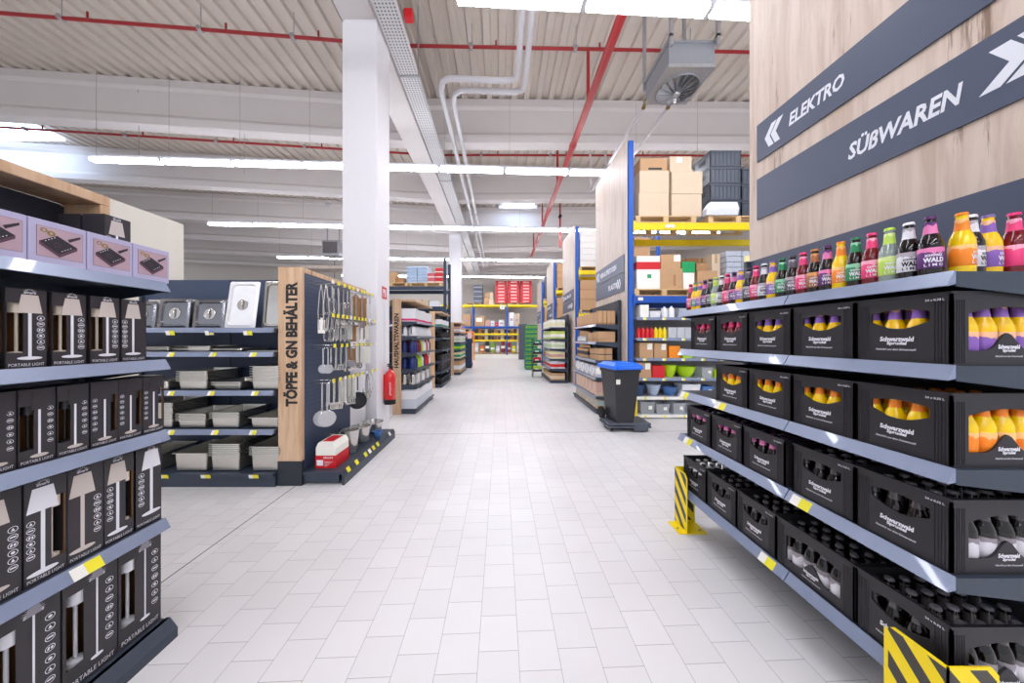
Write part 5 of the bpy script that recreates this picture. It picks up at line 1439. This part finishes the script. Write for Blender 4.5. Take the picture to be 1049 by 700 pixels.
# ------------------------------------------------------------------ navy pallet rack on the left
rk = rack('pallet_rack', 'navy pallet rack behind the household gondola', -4.85, 11.6, 1, 2.72, 1.1, 4.55, [3.5, 2.75], postnavy, [racknavy, racknavy])
P('yellow_rail', MB().box(.1, 2.72, .9, .96, 2.42, 2.5), rackyel, rk)
pallet(-4.68, 11.65, 3.502, 'wooden pallet by the column on the navy rack'); pallet(-3.4, 11.65, 3.502, 'wooden pallet under the red crates on the navy rack', )
wrapped(-3.6, 11.9, 3.65, .82, .6, .66, 'pale blue wrapped stack on top of the navy rack', mat('wrapped_blue', '#a9c0dc', .25, var=.2, scale=30), (2, 6))
for i, (x, h, mm, ph) in enumerate(((-4.6, .28, palm, 'low wooden box'), (-4.27, .42, card, 'brown carton'), (-3.95, .2, card3, 'flat dark carton'))):
    carton(x, 11.75, 3.65, .3, .4, h, '%s on top of the navy rack' % ph, mm)
for i in range(2):
    for k in range(2 + (i == 1)):
        carton(-2.7 + i * .29 - .05, 11.75, 3.65 + k * .19, .27, .4, .185, 'red crate, %s layer of the %s stack on the navy rack' % (ORD[k], ('first', 'second')[i]), red if i else mat('pale_red', '#c8606a', .5), name='red_crate', group='red crates on the navy rack', band=(.1, .3, tagw))
for i, (w, h, mm) in enumerate(((.4, .24, card), (.5, .26, mat('olive_box', '#5c5f3a', .6)), (.35, .24, mat('olive_box', '#5c5f3a', .6)), (.45, .27, card2), (.35, .22, whitep))):
    carton(-4.65 + i * .49, 11.75, 2.752, w, .4, h, '%s box on the second beam of the navy rack' % ['brown', 'long olive', 'short olive', 'pale brown', 'white'][i], mm)
nv = T('rack_shelving', 'dark shelving of bright goods under the navy rack', 'shelving', (-4.6, 11.7, 0))
for z in (1.9, 1.45, 1.0, .5): P('shelf', MB().box(0, 2.5, 0, .6, z - .03, z), racknavy, nv)
P('back_panel', MB().box(0, 2.5, .6, .62, 0, 2.6), shelfd, nv)
for k, z in enumerate((1.902,)):
    for i in range(12):
        mm = [rackyel, wine, navy, pink, whitep, bluem, lime, whitep, rackyel, lime, pink, navy][i]
        carton(-4.55 + i * .205, 11.75, z, .18, .3, .3 + .04 * (i % 3), '%s box under the navy rack, %s along the shelf' % (['yellow', 'wine red', 'navy', 'pink', 'white', 'blue', 'lime', 'white', 'yellow', 'lime', 'pink', 'navy'][i], ORD[i]), mm, name='product_box', band=(.3, .5, tagw))

# ------------------------------------------------------------------ racks along the back wall
bk = rack('pallet_rack', 'long blue and yellow pallet rack along the back wall', -4.95, 24.6, 4, 2.7, 1.1, 4.2, [4.2, 2.5, 1.95, 1.45], rackblue, [rackyel, rackblue, rackyel, rackyel])
P('white_plinth', MB().box(0, 10.8, -.3, .2, 0, .25), tagw, bk)
P('bay_sign', MB().box(4.9, 5.25, -.04, -.02, 3.85, 4.15), tagw, bk)
m = MB(); put_text(m, '2', .14, .2, lambda a, b2: (5.0 + a, -.042, 3.9 + b2), .03); P('lettering', m, dgreen, bk)
for i in range(3):
    for k in range(7):
        def mk():
            return [('crate_body', MB().cbox(0, .9, 0, .75, 0, .245, .01), red), ('logo', MB().box(.22, .7, -.004, 0, .06, .17), mat('crate_print', '#e9b8b4', .5)), ('grip_slot', MB().box(.05, .16, -.004, 0, .13, .19).box(.76, .87, -.004, 0, .13, .19), wine)]
        prod('red_crate', 'redcrate', mk, None, 'red beverage crate, %s from the pallet, %s stack on the back rack' % (ORD[k], ORD[i]), 'crate', (-.42 + i * .98, 24.65, 4.36 + k * .25), 'red crate stacks on the back rack')
for i, x in enumerate((-.55, .75)):
    pallet(x, 24.65, 4.202, 'wooden pallet under the red crate stacks, %s one' % ORD[i])
pallet(-2.75, 24.65, 4.202, 'wooden pallet under the grey stack on the back rack')
for k in range(4): carton(-2.15, 24.7, 4.352 + k * .36, .7, .7, .35, 'grey plastic crate on the back rack, %s from the pallet' % ORD[k], greyc, name='grey_crate', band=(.35, .6, mat('grey_print', '#8d93a0', .5)))
for i, (x, z, w, h, ph) in enumerate(((-1.3, 4.2, .36, .6, 'carton'), (-.92, 4.2, .34, .45, 'pale carton'), (-1.25, 4.81, .32, .35, 'upper carton'), (-.9, 4.66, .3, .55, 'upper pale carton'))):
    carton(x, 24.7, z + .002, w, .6, h, '%s on the top beam, %s from the red stacks, back rack' % (ph, ORD[3 - i]), card2 if i % 2 else card)
for i, (x, w, h, mm, ph) in enumerate(((-3.0, .6, .95, card, 'tall brown carton'), (-2.08, .8, .8, card, 'wide brown carton with white label'), (-1.2, .36, .5, mat('rosy_carton', '#d3a79a', .6), 'rosy carton'), (-.8, .3, .45, whitep, 'white carton'), (-.45, .25, .3, red, 'small red carton'), (-.15, .4, .5, whitep, 'second white carton'), (.65, .4, 1.1, whitep, 'tall white printed carton'), (1.08, .4, 1.0, card2, 'pale tall carton'))):
    carton(x, 24.75, 2.502, w, .6, h, '%s on the blue beam of the back rack' % ph, mm, lab=(.15, .75, .45, .85, tagw) if i == 1 else (.2, .8, .4, .6, rosep))
cl = ['#c03020', '#d0d020', '#e0e0e4', '#e07820', '#2a2a30', '#7ab030', '#c8c8d8', '#8a2030']
for lv, z, h in (('upper yellow beam', 1.952, .35), ('lower yellow beam', 1.452, .33)):
    for i in range(22):
        mm = mat('back_goods_%d' % ((i * 3 + int(z * 10)) % 5), ['#5a3a20', '#3a2a1c', '#a86a30', '#d8c8a8', '#403a38'][(i * 3 + int(z * 10)) % 5], .6)
        carton(-3.3 + i * .255, 24.75, z, .22, .4, h * (.7 + .3 * ((i * 7) % 4) / 3), 'dark and brown goods box along the %s of the back rack' % lv, mm, name='small_carton', group='goods on the %s of the back rack' % lv, dress=False)
for i in range(12):
    x = -2.9 + i * .42
    carton(x, 24.75, .46, .3, .3, .5 + .25 * ((i * 5) % 3), '%s goods on the pallets under the back rack, %s one' % (['red', 'yellow', 'white', 'orange', 'black', 'lime', 'pale', 'wine'][i % 8], ORD[i]), mat('floor_goods_%d' % (i % 8), cl[i % 8], .5), name='product_box', band=(.3, .5, tagw))
for i in range(4):
    pallet(-3.1 + i * 1.3, 24.7, .302, 'wooden pallet on the white plinth of the back rack, %s one' % ORD[i])
P('floor_board', MB().box(1.0, 7.6, .1, .85, .25, .30), tagw, bk)
TM('grey_partition', MB().cbox(1.3, 1.9, 22.8, 22.86, 0, 2.6, .01), greyc, 'tall grey board at the aisle end beside the green crates', 'board')
# cartons seen over the container gondola
lb2 = T('rear_gondola', 'long rear gondola with oak top seen above the container gondola', 'shelving', (-6.2, 5.6, 0))
P('back_panel', MB().box(0, 3.4, .3, .34, 0, 2.5), shelfd, lb2)
P('top_board', MB().box(2.6, 3.4, 0, .34, 2.82, 2.88).box(2.6, 2.64, 0, .3, 2.5, 2.82), oakp, lb2)
P('shelf', MB().box(0, 3.4, 0, .3, 2.2, 2.23), shelfm, lb2)

# ------------------------------------------------------------------ light
w = bpy.data.worlds.new('world'); SC.world = w; w.use_nodes = True
w.node_tree.nodes['Background'].inputs[0].default_value = (.86, .90, 1.0, 1); w.node_tree.nodes['Background'].inputs[1].default_value = .9
SC.view_settings.view_transform = 'Standard'; SC.view_settings.look = 'None'; SC.view_settings.gamma = 1; SC.view_settings.use_curve_mapping = False
SC.view_settings.exposure = 0.06
SC.cycles.use_denoising = True
SC.cycles.max_bounces = 6; SC.cycles.diffuse_bounces = 4; SC.cycles.glossy_bounces = 3; SC.cycles.transparent_max_bounces = 6
SC.cycles.sample_clamp_indirect = 4
SC.cycles.caustics_reflective = False; SC.cycles.caustics_refractive = False
bpy.context.view_layer.update()
